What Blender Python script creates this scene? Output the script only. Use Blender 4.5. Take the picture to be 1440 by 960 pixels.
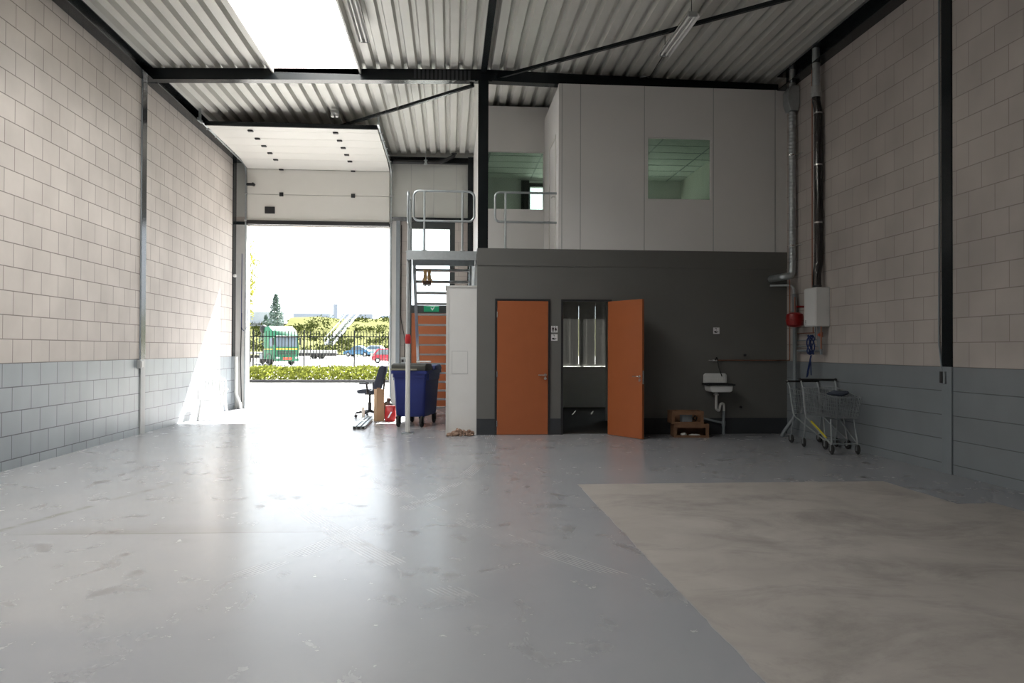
import bpy, bmesh, math, random
from mathutils import Vector, Matrix, noise
random.seed(7)
for _o in list(bpy.data.objects):
    bpy.data.objects.remove(_o)
SC = bpy.context.scene
COL = SC.collection
R = math.radians

# ------------------------------------------------------------------ camera
CAM_F, YAW, PITCH, ROLL = 1104.8, .0796, .0105, .0037
cam_d = bpy.data.cameras.new('camera'); cam = bpy.data.objects.new('camera', cam_d); COL.objects.link(cam)
cam_d.sensor_fit = 'HORIZONTAL'; cam_d.sensor_width = 36; cam_d.lens = 36 * CAM_F / 1440
cam_d.clip_end = 2000; cam_d.clip_start = .05
_f = Vector((math.sin(YAW) * math.cos(PITCH), math.cos(YAW) * math.cos(PITCH), math.sin(PITCH)))
_r0 = Vector((math.cos(YAW), -math.sin(YAW), 0)); _u0 = _r0.cross(_f)
_r = _r0 * math.cos(ROLL) + _u0 * math.sin(ROLL); _u = _u0 * math.cos(ROLL) - _r0 * math.sin(ROLL)
_m = Matrix((_r, _u, -_f)).transposed().to_4x4(); _m.translation = (0, 0, 1.5)
cam.matrix_world = _m
SC.camera = cam

# ------------------------------------------------------------------ sky, sun, exposure
SKY, SUN, EXPO = 1.65, 24.0, 1.12
w = bpy.data.worlds.new('sky'); SC.world = w; w.use_nodes = True
bg = w.node_tree.nodes['Background']; bg.inputs[0].default_value = (.86, .93, 1, 1); 
# hazy sky: brighter around the sun than on the far side
_N, _L = w.node_tree.nodes, w.node_tree.links
_tc = _N.new('ShaderNodeTexCoord'); _vm = _N.new('ShaderNodeVectorMath'); _vm.operation = 'DOT_PRODUCT'
_vm.inputs[1].default_value = Vector((.23, 1, 1.02)).normalized(); _mr = _N.new('ShaderNodeMapRange')
_L.new(_tc.outputs['Generated'], _vm.inputs[0]); _L.new(_vm.outputs['Value'], _mr.inputs[0]); _L.new(_mr.outputs[0], bg.inputs[1])
_mr.inputs[1].default_value = -.5; _mr.inputs[2].default_value = .8; _mr.inputs[3].default_value = .22 * SKY; _mr.inputs[4].default_value = SKY
sd = bpy.data.lights.new('sun', 'SUN'); sd.energy = SUN; sd.angle = R(.6); sd.color = (1, .965, .92)
so = bpy.data.objects.new('sun', sd); COL.objects.link(so); so.location = (5, 40, 40)
so.rotation_euler = Vector((-.23, -1, -1.02)).to_track_quat('-Z', 'Y').to_euler()
# daylight under the barrel rooflight, and a sampling portal in the gate opening
ROOFLIGHT = 100.0
ad = bpy.data.lights.new('rooflight_daylight', 'AREA'); ad.shape = 'RECTANGLE'; ad.size = 1.5; ad.size_y = 11.9; ad.energy = ROOFLIGHT; ad.color = (1, .975, .945)
ao = bpy.data.objects.new('rooflight_daylight', ad); COL.objects.link(ao); ao.location = (-2.3775, 8.2, 7.19)
pd = bpy.data.lights.new('gate_portal', 'AREA'); pd.shape = 'RECTANGLE'; pd.size = 3.61; pd.size_y = 4.64; pd.cycles.is_portal = True
po = bpy.data.objects.new('gate_portal', pd); COL.objects.link(po); po.location = (-3.335, 20.71, 2.32); po.rotation_euler = (-math.pi / 2, 0, 0)
vs = SC.view_settings; vs.view_transform = 'Standard'; vs.look = 'None'; vs.exposure = EXPO; vs.gamma = 1; vs.use_curve_mapping = False
cy = SC.cycles
cy.max_bounces = 12; cy.diffuse_bounces = 8; cy.glossy_bounces = 4; cy.transmission_bounces = 8; cy.transparent_max_bounces = 16
cy.use_denoising = True; cy.use_guiding = True; cy.use_surface_guiding = True; cy.guiding_training_samples = 64; cy.denoising_prefilter = 'NONE'; cy.denoising_input_passes = 'RGB_ALBEDO_NORMAL'; cy.denoiser = 'OPENIMAGEDENOISE'; cy.caustics_reflective = False; cy.caustics_refractive = False; cy.sample_clamp_indirect = 5

# ------------------------------------------------------------------ materials
def nt(name):
    m = bpy.data.materials.new(name); m.use_nodes = True
    return m, m.node_tree.nodes, m.node_tree.links, m.node_tree.nodes['Principled BSDF']
def mat(name, c, rough=.5, metal=0., var=.12, scale=6., bump=0., spec=.5, trans=0., coat=0., bscale=None):
    m, N, L, b = nt(name)
    tc = N.new('ShaderNodeTexCoord'); nz = N.new('ShaderNodeTexNoise'); nz.inputs['Scale'].default_value = scale; nz.inputs['Detail'].default_value = 5
    L.new(tc.outputs['Object'], nz.inputs['Vector'])
    mx = N.new('ShaderNodeMix'); mx.data_type = 'RGBA'
    mx.inputs[6].default_value = tuple(x * (1 - var) for x in c) + (1,); mx.inputs[7].default_value = tuple(min(1, x * (1 + var)) for x in c) + (1,)
    L.new(nz.outputs['Fac'], mx.inputs[0]); L.new(mx.outputs[2], b.inputs['Base Color'])
    b.inputs['Roughness'].default_value = rough; b.inputs['Metallic'].default_value = metal
    b.inputs['Specular IOR Level'].default_value = spec; b.inputs['Coat Weight'].default_value = coat
    if bump:
        n2 = N.new('ShaderNodeTexNoise'); n2.inputs['Scale'].default_value = bscale or scale * 8; L.new(tc.outputs['Object'], n2.inputs['Vector'])
        bp = N.new('ShaderNodeBump'); bp.inputs['Strength'].default_value = bump; bp.inputs['Distance'].default_value = .01
        L.new(n2.outputs['Fac'], bp.inputs['Height']); L.new(bp.outputs[0], b.inputs['Normal'])
    if trans:
        tr = N.new('ShaderNodeBsdfTranslucent'); L.new(mx.outputs[2], tr.inputs['Color'])
        ms = N.new('ShaderNodeMixShader'); ms.inputs[0].default_value = trans
        L.new(b.outputs[0], ms.inputs[1]); L.new(tr.outputs[0], ms.inputs[2]); L.new(ms.outputs[0], N['Material Output'].inputs[0])
    return m
def glass(name, tint, gloss=.12):
    m, N, L, b = nt(name); N.remove(b)
    t = N.new('ShaderNodeBsdfTransparent'); t.inputs[0].default_value = tint + (1,)
    g = N.new('ShaderNodeBsdfGlossy'); g.inputs['Roughness'].default_value = .02
    lw = N.new('ShaderNodeLayerWeight'); lw.inputs[0].default_value = .25
    ms = N.new('ShaderNodeMixShader'); mp = N.new('ShaderNodeMath'); mp.operation = 'MULTIPLY_ADD'; mp.inputs[1].default_value = .35; mp.inputs[2].default_value = gloss * .1
    L.new(lw.outputs['Fresnel'], mp.inputs[0]); L.new(mp.outputs[0], ms.inputs[0]); L.new(t.outputs[0], ms.inputs[1]); L.new(g.outputs[0], ms.inputs[2])
    L.new(ms.outputs[0], N['Material Output'].inputs[0])
    return m
def block_wall(name, axis, off, upper, lower, zpaint, mort_u, mort_l, msize=.006, bw=.447, lower_bw=0):
    """calcium silicate block courses over (axis, Z); painted grey below zpaint"""
    m, N, L, b = nt(name)
    tc = N.new('ShaderNodeTexCoord'); sp = N.new('ShaderNodeSeparateXYZ'); L.new(tc.outputs['Object'], sp.inputs[0])
    def mth(op, a, bb=None, c=None):
        n = N.new('ShaderNodeMath'); n.operation = op
        for i, v in enumerate((a, bb, c)):
            if v is None: continue
            if isinstance(v, (int, float)): n.inputs[i].default_value = v
            else: L.new(v, n.inputs[i])
        return n.outputs[0]
    u = mth('ADD', sp.outputs[axis], off); v = mth('ADD', sp.outputs['Z'], .2975 - .12)
    cb = N.new('ShaderNodeCombineXYZ'); L.new(u, cb.inputs[0]); L.new(v, cb.inputs[1])
    nz = N.new('ShaderNodeTexNoise'); nz.inputs['Scale'].default_value = 1.3; nz.inputs['Detail'].default_value = 6; L.new(tc.outputs['Object'], nz.inputs['Vector'])
    def brick(c1, c2, mo, ms):
        br = N.new('ShaderNodeTexBrick'); L.new(cb.outputs[0], br.inputs['Vector'])
        br.inputs['Color1'].default_value = c1 + (1,); br.inputs['Color2'].default_value = c2 + (1,); br.inputs['Mortar'].default_value = mo + (1,)
        br.inputs['Scale'].default_value = 1; br.inputs['Mortar Size'].default_value = ms; br.inputs['Mortar Smooth'].default_value = .2
        br.inputs['Brick Width'].default_value = bw; br.inputs['Row Height'].default_value = .2975; br.offset = .5
        return br
    k = .93
    bu = brick(upper, tuple(x * k for x in upper), mort_u, msize); bl = brick(lower, tuple(x * .96 for x in lower), mort_l, msize)
    if lower_bw: bl.inputs['Brick Width'].default_value = lower_bw
    up = mth('GREATER_THAN', sp.outputs['Z'], zpaint)
    mx = N.new('ShaderNodeMix'); mx.data_type = 'RGBA'; L.new(up, mx.inputs[0]); L.new(bl.outputs[0], mx.inputs[6]); L.new(bu.outputs[0], mx.inputs[7])
    # faint blotches and a few chips
    mm = N.new('ShaderNodeMix'); mm.data_type = 'RGBA'; mm.blend_type = 'MULTIPLY'; mm.inputs[0].default_value = 1
    rp = N.new('ShaderNodeMapRange'); L.new(nz.outputs['Fac'], rp.inputs[0]); rp.inputs[1].default_value = .3; rp.inputs[2].default_value = .7; rp.inputs[3].default_value = .88; rp.inputs[4].default_value = 1.06
    L.new(mx.outputs[2], mm.inputs[6]); L.new(rp.outputs[0], mm.inputs[7])
    L.new(mm.outputs[2], b.inputs['Base Color'])
    ro = N.new('ShaderNodeMapRange'); L.new(up, ro.inputs[0]); ro.inputs[3].default_value = .38; ro.inputs[4].default_value = .75; L.new(ro.outputs[0], b.inputs['Roughness'])
    n3 = N.new('ShaderNodeTexNoise'); n3.inputs['Scale'].default_value = 60; L.new(tc.outputs['Object'], n3.inputs['Vector'])
    hh = mth('MULTIPLY_ADD', n3.outputs['Fac'], .12, mth('SUBTRACT', 1, bl.outputs['Fac']))
    bp = N.new('ShaderNodeBump'); bp.inputs['Strength'].default_value = .5; bp.inputs['Distance'].default_value = .006
    L.new(hh, bp.inputs['Height']); L.new(bp.outputs[0], b.inputs['Normal'])
    return m

def floor_mat():
    m, N, L, b = nt('painted_concrete_floor')
    tc = N.new('ShaderNodeTexCoord'); sp = N.new('ShaderNodeSeparateXYZ'); L.new(tc.outputs['Object'], sp.inputs[0])
    def mth(op, a, bb=None, c=None, clamp=False):
        n = N.new('ShaderNodeMath'); n.operation = op; n.use_clamp = clamp
        for i, v in enumerate((a, bb, c)):
            if v is None: continue
            if isinstance(v, (int, float)): n.inputs[i].default_value = v
            else: L.new(v, n.inputs[i])
        return n.outputs[0]
    def nz(scale, det=6, sx=1, sy=1, rough=.55, dist=0, rz=0):
        mp = N.new('ShaderNodeMapping'); mp.inputs['Scale'].default_value = (sx, sy, 1); mp.inputs['Rotation'].default_value = (0, 0, rz)
        L.new(tc.outputs['Object'], mp.inputs[0])
        n = N.new('ShaderNodeTexNoise'); n.inputs['Scale'].default_value = scale; n.inputs['Detail'].default_value = det; n.inputs['Roughness'].default_value = rough; n.inputs['Distortion'].default_value = dist
        L.new(mp.outputs[0], n.inputs[0]); return n.outputs['Fac']
    def rng(v, a, bb, c, d):
        n = N.new('ShaderNodeMapRange'); L.new(v, n.inputs[0])
        for i, q in enumerate((a, bb, c, d)): n.inputs[i + 1].default_value = q
        return n.outputs[0]
    def mixc(f, a, bb, mode='MIX'):
        n = N.new('ShaderNodeMix'); n.data_type = 'RGBA'; n.blend_type = mode
        if isinstance(f, float): n.inputs[0].default_value = f
        else: L.new(f, n.inputs[0])
        for i, q in ((6, a), (7, bb)):
            if isinstance(q, tuple): n.inputs[i].default_value = q + (1,)
            else: L.new(q, n.inputs[i])
        return n.outputs[2]
    X, Y = sp.outputs['X'], sp.outputs['Y']
    wob = mth('MULTIPLY_ADD', nz(3, 3), .05, -.025)
    Xw, Yw = mth('ADD', X, wob), mth('ADD', Y, wob)
    def inside(x0, x1, y0, y1, soft=.012):
        a = mth('DIVIDE', mth('SUBTRACT', Xw, x0), soft, clamp=True); c = mth('DIVIDE', mth('SUBTRACT', x1, Xw), soft, clamp=True)
        d = mth('DIVIDE', mth('SUBTRACT', Yw, y0), soft, clamp=True); e = mth('DIVIDE', mth('SUBTRACT', y1, Yw), soft, clamp=True)
        return mth('MULTIPLY', mth('MULTIPLY', a, c), mth('MULTIPLY', d, e))
    bare = mth('MAXIMUM', inside(1.43, 5.0, -5, 8.72), inside(4.9, 5.4, -5, 7.39))
    big, mid = nz(.45, 7), nz(2.2, 8, dist=.6)
    paint = mixc(rng(big, .3, .7, 0, 1), PAINT[0], PAINT[1])
    conc = mixc(rng(mid, .25, .75, 0, 1), CONC[0], CONC[1])
    # dusty drag marks running slantwise, and brown dirt streaks
    streak = mth('MULTIPLY', rng(nz(3.2, 8, 1, 6, .72, .5, .30), .56, .80, 0, 1), rng(big, .45, .65, 0, 1))
    streak2 = mth('MULTIPLY', rng(nz(2.6, 8, 1.2, 8, .75, .6, .25), .60, .82, 0, 1), rng(nz(.5, 3), .5, .62, 0, 1))
    paint = mixc(mth('MULTIPLY', streak2, .25), paint, (.17, .145, .115))
    dirt = mth('MULTIPLY', rng(nz(3.0, 6, 1.5, 1, .58, .5, .4), .56, .68, 0, 1), rng(nz(.7, 4), .40, .56, 0, 1))
    pale_zone = mth('MULTIPLY', rng(nz(1.1, 8, 1, 1, .55, .1), .25, .75, .5, 1), mth('MULTIPLY', rng(Yw, 4.25, 4.6, 0, 1), rng(X, -.2, -2.2, 0, 1)))  # paler, warmer tone towards the left, from an uneven front edge on
    paint = mixc(mth('MULTIPLY', pale_zone, .30), paint, (.47, .45, .425))
    paint = mixc(mth('MULTIPLY', mth('MULTIPLY', dirt, rng(Y, 4.2, 6.2, .25, 1)), .55), paint, (.12, .102, .088))
    # expansion joint with dirt swept up against it, and three drag scuffs
    jy = mth('SUBTRACT', mth('MULTIPLY_ADD', X, .02, Yw), 6.55)
    jx = mth('MULTIPLY', rng(X, -.7, -1.3, 0, 1), rng(X, -3.6, -3.0, 0, 1))
    jl = mth('SUBTRACT', 1, mth('DIVIDE', mth('ABSOLUTE', jy), .025, clamp=True))
    jb_ = mth('MULTIPLY', mth('SUBTRACT', 1, mth('DIVIDE', jy, .38, clamp=True)), mth('GREATER_THAN', jy, 0))
    paint = mixc(mth('MULTIPLY', mth('MULTIPLY', jb_, jx), mth('MULTIPLY', rng(mid, .3, .6, .3, 1), .45)), paint, (.17, .15, .13))
    paint = mixc(mth('MULTIPLY', mth('MULTIPLY', jl, jx), .6), paint, (.12, .10, .09))
    def seg(x0, y0, x1, y1, wd, amt):
        dx, dy = x1 - x0, y1 - y0; l2 = dx * dx + dy * dy
        px, py = mth('SUBTRACT', Xw, x0), mth('SUBTRACT', Yw, y0)
        t = mth('DIVIDE', mth('ADD', mth('MULTIPLY', px, dx), mth('MULTIPLY', py, dy)), l2, clamp=True)
        ex, ey = mth('SUBTRACT', px, mth('MULTIPLY', t, dx)), mth('SUBTRACT', py, mth('MULTIPLY', t, dy))
        d = mth('SQRT', mth('ADD', mth('MULTIPLY', ex, ex), mth('MULTIPLY', ey, ey)))
        return mth('MULTIPLY', mth('SUBTRACT', 1, mth('DIVIDE', d, wd, clamp=True)), mth('MULTIPLY', rng(nz(6, 4), .35, .6, .2, 1), amt))
    for sg_ in ((-3.75, 6.45, -3.40, 7.75, .06, .8), (-3.32, 8.1, -3.05, 8.95, .06, .6), (-2.75, 9.6, -2.35, 11.1, .06, .5), (-1.05, 7.15, -.8, 7.2, .05, .6), (-.4, 7.6, .1, 8.2, .05, .4)):
        paint = mixc(seg(*sg_), paint, (.14, .115, .09))
    # curved tyre tracks, their shine in the glare put in as a paler colour
    def track(cx, cyy, rad, wd, amt):
        dx, dy = mth('SUBTRACT', X, cx), mth('SUBTRACT', Y, cyy)
        d = mth('SQRT', mth('ADD', mth('MULTIPLY', dx, dx), mth('MULTIPLY', dy, dy)))
        e = mth('ABSOLUTE', mth('SUBTRACT', d, rad))
        band = mth('LESS_THAN', e, wd)
        tread = mth('MULTIPLY_ADD', mth('SINE', mth('MULTIPLY', d, 210)), .45, .55)
        return mth('MULTIPLY', mth('MULTIPLY', band, tread), mth('MULTIPLY', rng(nz(1.6, 5), .4, .58, 0, 1), mth('MULTIPLY', rng(Y, 4.6, 5.4, 0, 1), amt)))
    tr = mth('MAXIMUM', mth('MAXIMUM', track(18.7, 16.5, 22.0, .10, .4), track(18.7, 16.5, 20.9, .09, .22)), track(-16.5, 13.5, 17.2, .09, .22))
    paint = mixc(tr, paint, (.50, .49, .48))
    conc = mixc(mth('MULTIPLY', streak, .2), conc, (.46, .43, .41))
    conc = mixc(mth('MULTIPLY', rng(nz(.9, 9, 1, 1.3, .72, .6), .48, .66, 0, 1), .5), conc, (.13, .12, .115))
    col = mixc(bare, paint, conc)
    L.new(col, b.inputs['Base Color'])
    rp = mth('MULTIPLY_ADD', dirt, .06, FRO)
    rr = mth('MULTIPLY_ADD', bare, .30, rp); L.new(mth('ADD', rr, mth('MULTIPLY', tr, .12)), b.inputs['Roughness'])
    b.inputs['Specular IOR Level'].default_value = .42
    bp = N.new('ShaderNodeBump'); bp.inputs['Strength'].default_value = .025; bp.inputs['Distance'].default_value = .01
    L.new(mth('ADD', nz(5, 6), mth('MULTIPLY', nz(1.2, 3), 1.2)), bp.inputs['Height']); L.new(bp.outputs[0], b.inputs['Normal'])
    return m
PAINT = ((.27, .28, .305), (.315, .322, .34)); CONC = ((.30, .28, .262), (.40, .375, .352)); FRO = .26

M = {}
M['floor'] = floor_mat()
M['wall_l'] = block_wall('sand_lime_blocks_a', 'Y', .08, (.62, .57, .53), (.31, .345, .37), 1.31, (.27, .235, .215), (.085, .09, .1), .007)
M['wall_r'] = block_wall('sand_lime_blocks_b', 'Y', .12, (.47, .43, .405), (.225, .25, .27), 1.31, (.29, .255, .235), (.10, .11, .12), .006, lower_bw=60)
M['wall_e'] = block_wall('sand_lime_blocks_c', 'X', .0, (.50, .455, .42), (.50, .455, .42), -9, (.36, .33, .31), (.36, .33, .31), .005)
M['steel'] = mat('dark_painted_steel', (.011, .014, .016), .2, 0, .25, 3, spec=.28)
M['galv'] = mat('galvanized_steel', (.48, .52, .54), .38, .85, .18, 14)
M['deck'] = mat('coated_roof_deck', (.62, .615, .575), .42, .15, .08, 2.5)
M['white'] = mat('white_laminate', (.72, .71, .70), .5, 0, .03, 2)
M['offwhite'] = mat('offwhite_panel', (.70, .69, .65), .45, 0, .03, 3)
M['cladding'] = mat('pale_grey_cladding', (.55, .56, .53), .45, .1, .04, 3)
M['plaster'] = mat('white_plasterboard', (.68, .68, .67), .7, 0, .04, 4, .1)
M['greywall'] = mat('grey_painted_wall', (.135, .135, .127), .55, 0, .10, 1.3, .06)
M['skirt'] = mat('dark_grey_skirting', (.035, .039, .045), .5, 0, .15, 4)
M['frame'] = mat('black_door_frame', (.022, .022, .024), .4, 0, .1, 6)
M['orange'] = mat('orange_brown_laminate', (.36, .105, .035), .42, 0, .07, 5)
M['chrome'] = mat('brushed_chrome', (.75, .75, .75), .2, 1, .05, 20)
M['copper'] = mat('copper_pipe', (.36, .17, .12), .35, .9, .2, 12)
M['blackgloss'] = mat('glossy_black_enamel', (.012, .010, .011), .13, 0, .2, 6, spec=.7)
M['black'] = mat('black_plastic', (.015, .015, .017), .45, 0, .2, 10)
M['rubber'] = mat('black_rubber', (.02, .02, .02), .8, 0, .2, 20)
M['navy'] = mat('navy_plastic', (.016, .028, .17), .45, 0, .12, 5)
M['lid'] = mat('grey_olive_lid', (.05, .052, .045), .5, 0, .15, 6)
M['lidrim'] = mat('pale_olive_lid_rim', (.22, .21, .16), .5)
M['fabric'] = mat('dark_blue_grey_fabric', (.04, .05, .075), .9, 0, .2, 40, .2)
M['card'] = mat('brown_cardboard', (.42, .265, .15), .8, 0, .08, 8)
M['red'] = mat('red_plastic', (.42, .014, .016), .45, 0, .12, 8)
M['darkred'] = mat('red_enamel', (.24, .008, .009), .3, 0, .08, 8)
M['ceramic'] = mat('white_enamel', (.72, .73, .73), .25, 0, .02, 6)
M['pvc'] = mat('pale_grey_pipe_plastic', (.42, .43, .43), .5, 0, .06, 8)
M['pvcw'] = mat('white_pipe_plastic', (.6, .6, .58), .45, 0, .05, 8)
M['greypipe'] = mat('mid_grey_pipe_plastic', (.22, .25, .27), .5, 0, .06, 8)
M['hose'] = mat('blue_hose', (.012, .03, .13), .5, 0, .1, 10)
M['wood'] = mat('raw_brown_wood', (.20, .105, .055), .7, 0, .3, 9, .2)
M['paper'] = mat('crumpled_white_paper', (.75, .75, .73), .8, 0, .08, 12)
M['glove'] = mat('tan_leather_glove', (.74, .50, .22), .8, 0, .2, 18, .2)
M['glove2'] = mat('brown_knit_cuff', (.22, .13, .09), .9, 0, .2, 30)
M['yellow'] = mat('yellow_plastic_strip', (.6, .5, .03), .5)
M['rubble'] = mat('broken_plaster_and_brick', (.30, .20, .15), .9, 0, .9, 55, .3)
M['sign'] = mat('white_sign_plate', (.75, .75, .76), .35, 0, .02, 6)
M['ink'] = mat('black_pictogram', (.012, .012, .012), .5)
M['green'] = mat('green_exit_sign', (.0, .30, .14), .4, 0, .05, 6)
M['glass'] = glass('green_tinted_glass', (.68, .765, .70), .2)
M['clear'] = glass('clear_window_glass', (.93, .96, .95), .15)
M['winframe'] = mat('dark_green_grey_window_frame', (.03, .038, .038), .4)
M['tile'] = mat('white_ceiling_tile', (.62, .65, .62), .8, 0, .04, 6, .05)
M['curtain'] = mat('grey_curtain', (.30, .32, .30), .9, 0, .06, 20)
M['blind'] = mat('grey_blind_fabric', (.22, .21, .20), .85, 0, .08, 14, trans=.02)
M['darkcarpet'] = mat('dark_brown_carpet', (.03, .026, .022), .95, 0, .2, 40)
M['asphalt'] = mat('pale_concrete_paving', (.33, .325, .31), .85, 0, .1, .6)
M['grass'] = mat('dry_yellow_green_grass', (.105, .11, .048), .95, 0, .35, .35, .2, spec=0)
M['scrub'] = mat('scrub_leaves', (.04, .05, .014), .8, 0, .5, 1.5, 0, 0, .3)
M['hedge'] = mat('yellow_green_hedge_leaf', (.17, .19, .035), .7, 0, .5, 3, 0, .05, .4)
M['fir'] = mat('blue_green_needles', (.085, .13, .105), .7, 0, .4, 2, 0, .5, .3)
M['birch'] = mat('yellow_green_leaf', (.17, .17, .02), .6, 0, .4, 2, 0, .5, .5)
M['bark'] = mat('grey_brown_bark', (.12, .10, .08), .9, 0, .3, 9, .3)
M['tgreen'] = mat('green_truck_paint', (.010, .16, .075), .55, 0, .08, 1)
M['tyellow'] = mat('yellow_stripe_paint', (.45, .40, .05), .4)
M['cblue'] = mat('metallic_blue_car_paint', (.05, .17, .32), .3, .3, .05, 1, coat=.6)
M['cred'] = mat('red_car_paint', (.48, .03, .055), .3, 0, .05, 1, coat=.6)
M['cwhite'] = mat('silver_white_car_paint', (.6, .63, .65), .3, .2, .05, 1, coat=.6)
M['cglass'] = mat('car_window_glass', (.10, .14, .18), .08, 0, .1, 2, spec=1)
M['plate'] = mat('red_orange_panel', (.65, .10, .05), .5)
M['shed'] = mat('blue_grey_cladding', (.55, .60, .66), .8)
M['haze'] = mat('pale_grey_far_wall', (.52, .54, .57), .8)
M['soil'] = mat('dark_planting_soil', (.028, .03, .014), .95, 0, .4, 4)
M['kerb'] = mat('grey_kerb_stone', (.06, .06, .06), .9, 0, .15, 4, .2)
M['tube'] = mat('white_tube_glass', (.80, .80, .78), .25)
def dome_mat():
    m, N, L, b = nt('opal_polycarbonate')
    tr = N.new('ShaderNodeBsdfTranslucent'); tr.inputs[0].default_value = (.86, .86, .84, 1)
    tp = N.new('ShaderNodeBsdfTransparent'); tp.inputs[0].default_value = (.9, .9, .9, 1)
    L.new(tr.outputs[0], N['Material Output'].inputs[0]); N.remove(b); N.remove(tp)
    return m
M['opal'] = dome_mat()

# ------------------------------------------------------------------ mesh builder
def fillet(pts, r, n=5):
    pts = [Vector(p) for p in pts]; out = [pts[0]]
    for i in range(1, len(pts) - 1):
        a, b, c = pts[i - 1], pts[i], pts[i + 1]
        d1, d2 = (a - b), (c - b); q = min(r, d1.length * .49, d2.length * .49)
        p1, p2 = b + d1.normalized() * q, b + d2.normalized() * q
        for k in range(n + 1):
            t = k / n; out.append(p1 * (1 - t) ** 2 + b * 2 * t * (1 - t) + p2 * t * t)
    out.append(pts[-1]); return out
class MB:
    def __init__(s): s.bm = bmesh.new()
    def box(s, x0, x1, y0, y1, z0, z1, bev=0, mtx=None):
        r = bmesh.ops.create_cube(s.bm, size=1); vv = r['verts']
        for v in vv:
            v.co = Vector((x0 + (v.co.x + .5) * (x1 - x0), y0 + (v.co.y + .5) * (y1 - y0), z0 + (v.co.z + .5) * (z1 - z0)))
        if bev:
            ee = {e for v in vv for e in v.link_edges}
            g = bmesh.ops.bevel(s.bm, geom=list(ee), offset=bev, segments=2, profile=.5, affect='EDGES'); vv = list({v for v in g['verts']} | {v for v in vv if v.is_valid})
        if mtx is not None: bmesh.ops.transform(s.bm, matrix=mtx, verts=[v for v in vv if v.is_valid])
        return s
    def quad(s, *p):
        s.bm.faces.new([s.bm.verts.new(q) for q in p]); return s
    def cyl(s, p0, p1, r, r2=None, seg=12):
        p0, p1 = Vector(p0), Vector(p1); d = p1 - p0
        g = bmesh.ops.create_cone(s.bm, cap_ends=True, segments=seg, radius1=r, radius2=r if r2 is None else r2, depth=d.length)
        mx = Matrix.Translation((p0 + p1) / 2) @ d.to_track_quat('Z', 'Y').to_matrix().to_4x4()
        bmesh.ops.transform(s.bm, matrix=mx, verts=g['verts']); return s
    def tube(s, pts, r, seg=8, closed=False):
        pts = [Vector(p) for p in pts]; n = len(pts); rings = []
        up = None
        for i, p in enumerate(pts):
            if closed: t = (pts[(i + 1) % n] - pts[i - 1]).normalized()
            else: t = (pts[min(i + 1, n - 1)] - pts[max(i - 1, 0)]).normalized()
            if up is None: up = t.orthogonal().normalized()
            up = (up - t * up.dot(t)).normalized(); side = t.cross(up)
            rr = r[i] if isinstance(r, (list, tuple)) else r
            rings.append([s.bm.verts.new(p + (up * math.cos(a) + side * math.sin(a)) * rr) for a in (2 * math.pi * k / seg for k in range(seg))])
        for i in range(n if closed else n - 1):
            A, B = rings[i], rings[(i + 1) % n]
            for k in range(seg): s.bm.faces.new((A[k], A[(k + 1) % seg], B[(k + 1) % seg], B[k]))
        if not closed:
            s.bm.faces.new(rings[0][::-1]); s.bm.faces.new(rings[-1])
        return s
    def lathe(s, prof, c=(0, 0, 0), seg=20, axis='Z'):
        rings = []
        for r, z in prof:
            ring = []
            for k in range(seg):
                a = 2 * math.pi * k / seg; x, y = r * math.cos(a), r * math.sin(a)
                q = (x, y, z) if axis == 'Z' else ((x, z, y) if axis == 'Y' else (z, x, y))
                ring.append(s.bm.verts.new(Vector(c) + Vector(q)))
            rings.append(ring)
        for A, B in zip(rings, rings[1:]):
            for k in range(seg): s.bm.faces.new((A[k], A[(k + 1) % seg], B[(k + 1) % seg], B[k]))
        s.bm.faces.new(rings[0][::-1]); s.bm.faces.new(rings[-1]); return s
    def prism(s, poly, axis, lo, hi, bev=0, mtx=None):
        def P(a, b, t): return (t, a, b) if axis == 'X' else ((a, t, b) if axis == 'Y' else (a, b, t))
        v0 = [s.bm.verts.new(P(a, b, lo)) for a, b in poly]; v1 = [s.bm.verts.new(P(a, b, hi)) for a, b in poly]
        n = len(poly); ff = [s.bm.faces.new(v0[::-1]), s.bm.faces.new(v1)]
        for i in range(n): ff.append(s.bm.faces.new((v0[i], v0[(i + 1) % n], v1[(i + 1) % n], v1[i])))
        vv = v0 + v1
        if bev:
            ee = {e for f in ff for e in f.edges}
            g = bmesh.ops.bevel(s.bm, geom=list(ee), offset=bev, segments=2, profile=.5, affect='EDGES', clamp_overlap=True); vv = list(g['verts']) + [v for v in vv if v.is_valid]
        if mtx is not None: bmesh.ops.transform(s.bm, matrix=mtx, verts=list({v for v in vv if v.is_valid}))
        return s
    def ball(s, c, r, sx=1, sy=1, sz=1, seg=14):
        g = bmesh.ops.create_uvsphere(s.bm, u_segments=seg, v_segments=max(6, seg // 2), radius=r)
        bmesh.ops.transform(s.bm, matrix=Matrix.Translation(c) @ Matrix.Diagonal((sx, sy, sz, 1)), verts=g['verts']); return s
    def rod(s, p0, p1, wd, ht):
        """rectangular bar from p0 to p1, ht measured in the upright plane"""
        p0, p1 = Vector(p0), Vector(p1); d = p1 - p0; t = d.normalized()
        side = t.cross(Vector((0, 0, 1))); side = side.normalized() if side.length > 1e-4 else Vector((1, 0, 0)); up = side.cross(t)
        mx = Matrix((side, t, up)).transposed().to_4x4(); mx.translation = p0
        return s.box(-wd / 2, wd / 2, 0, d.length, -ht / 2, ht / 2, 0, mx)
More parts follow.
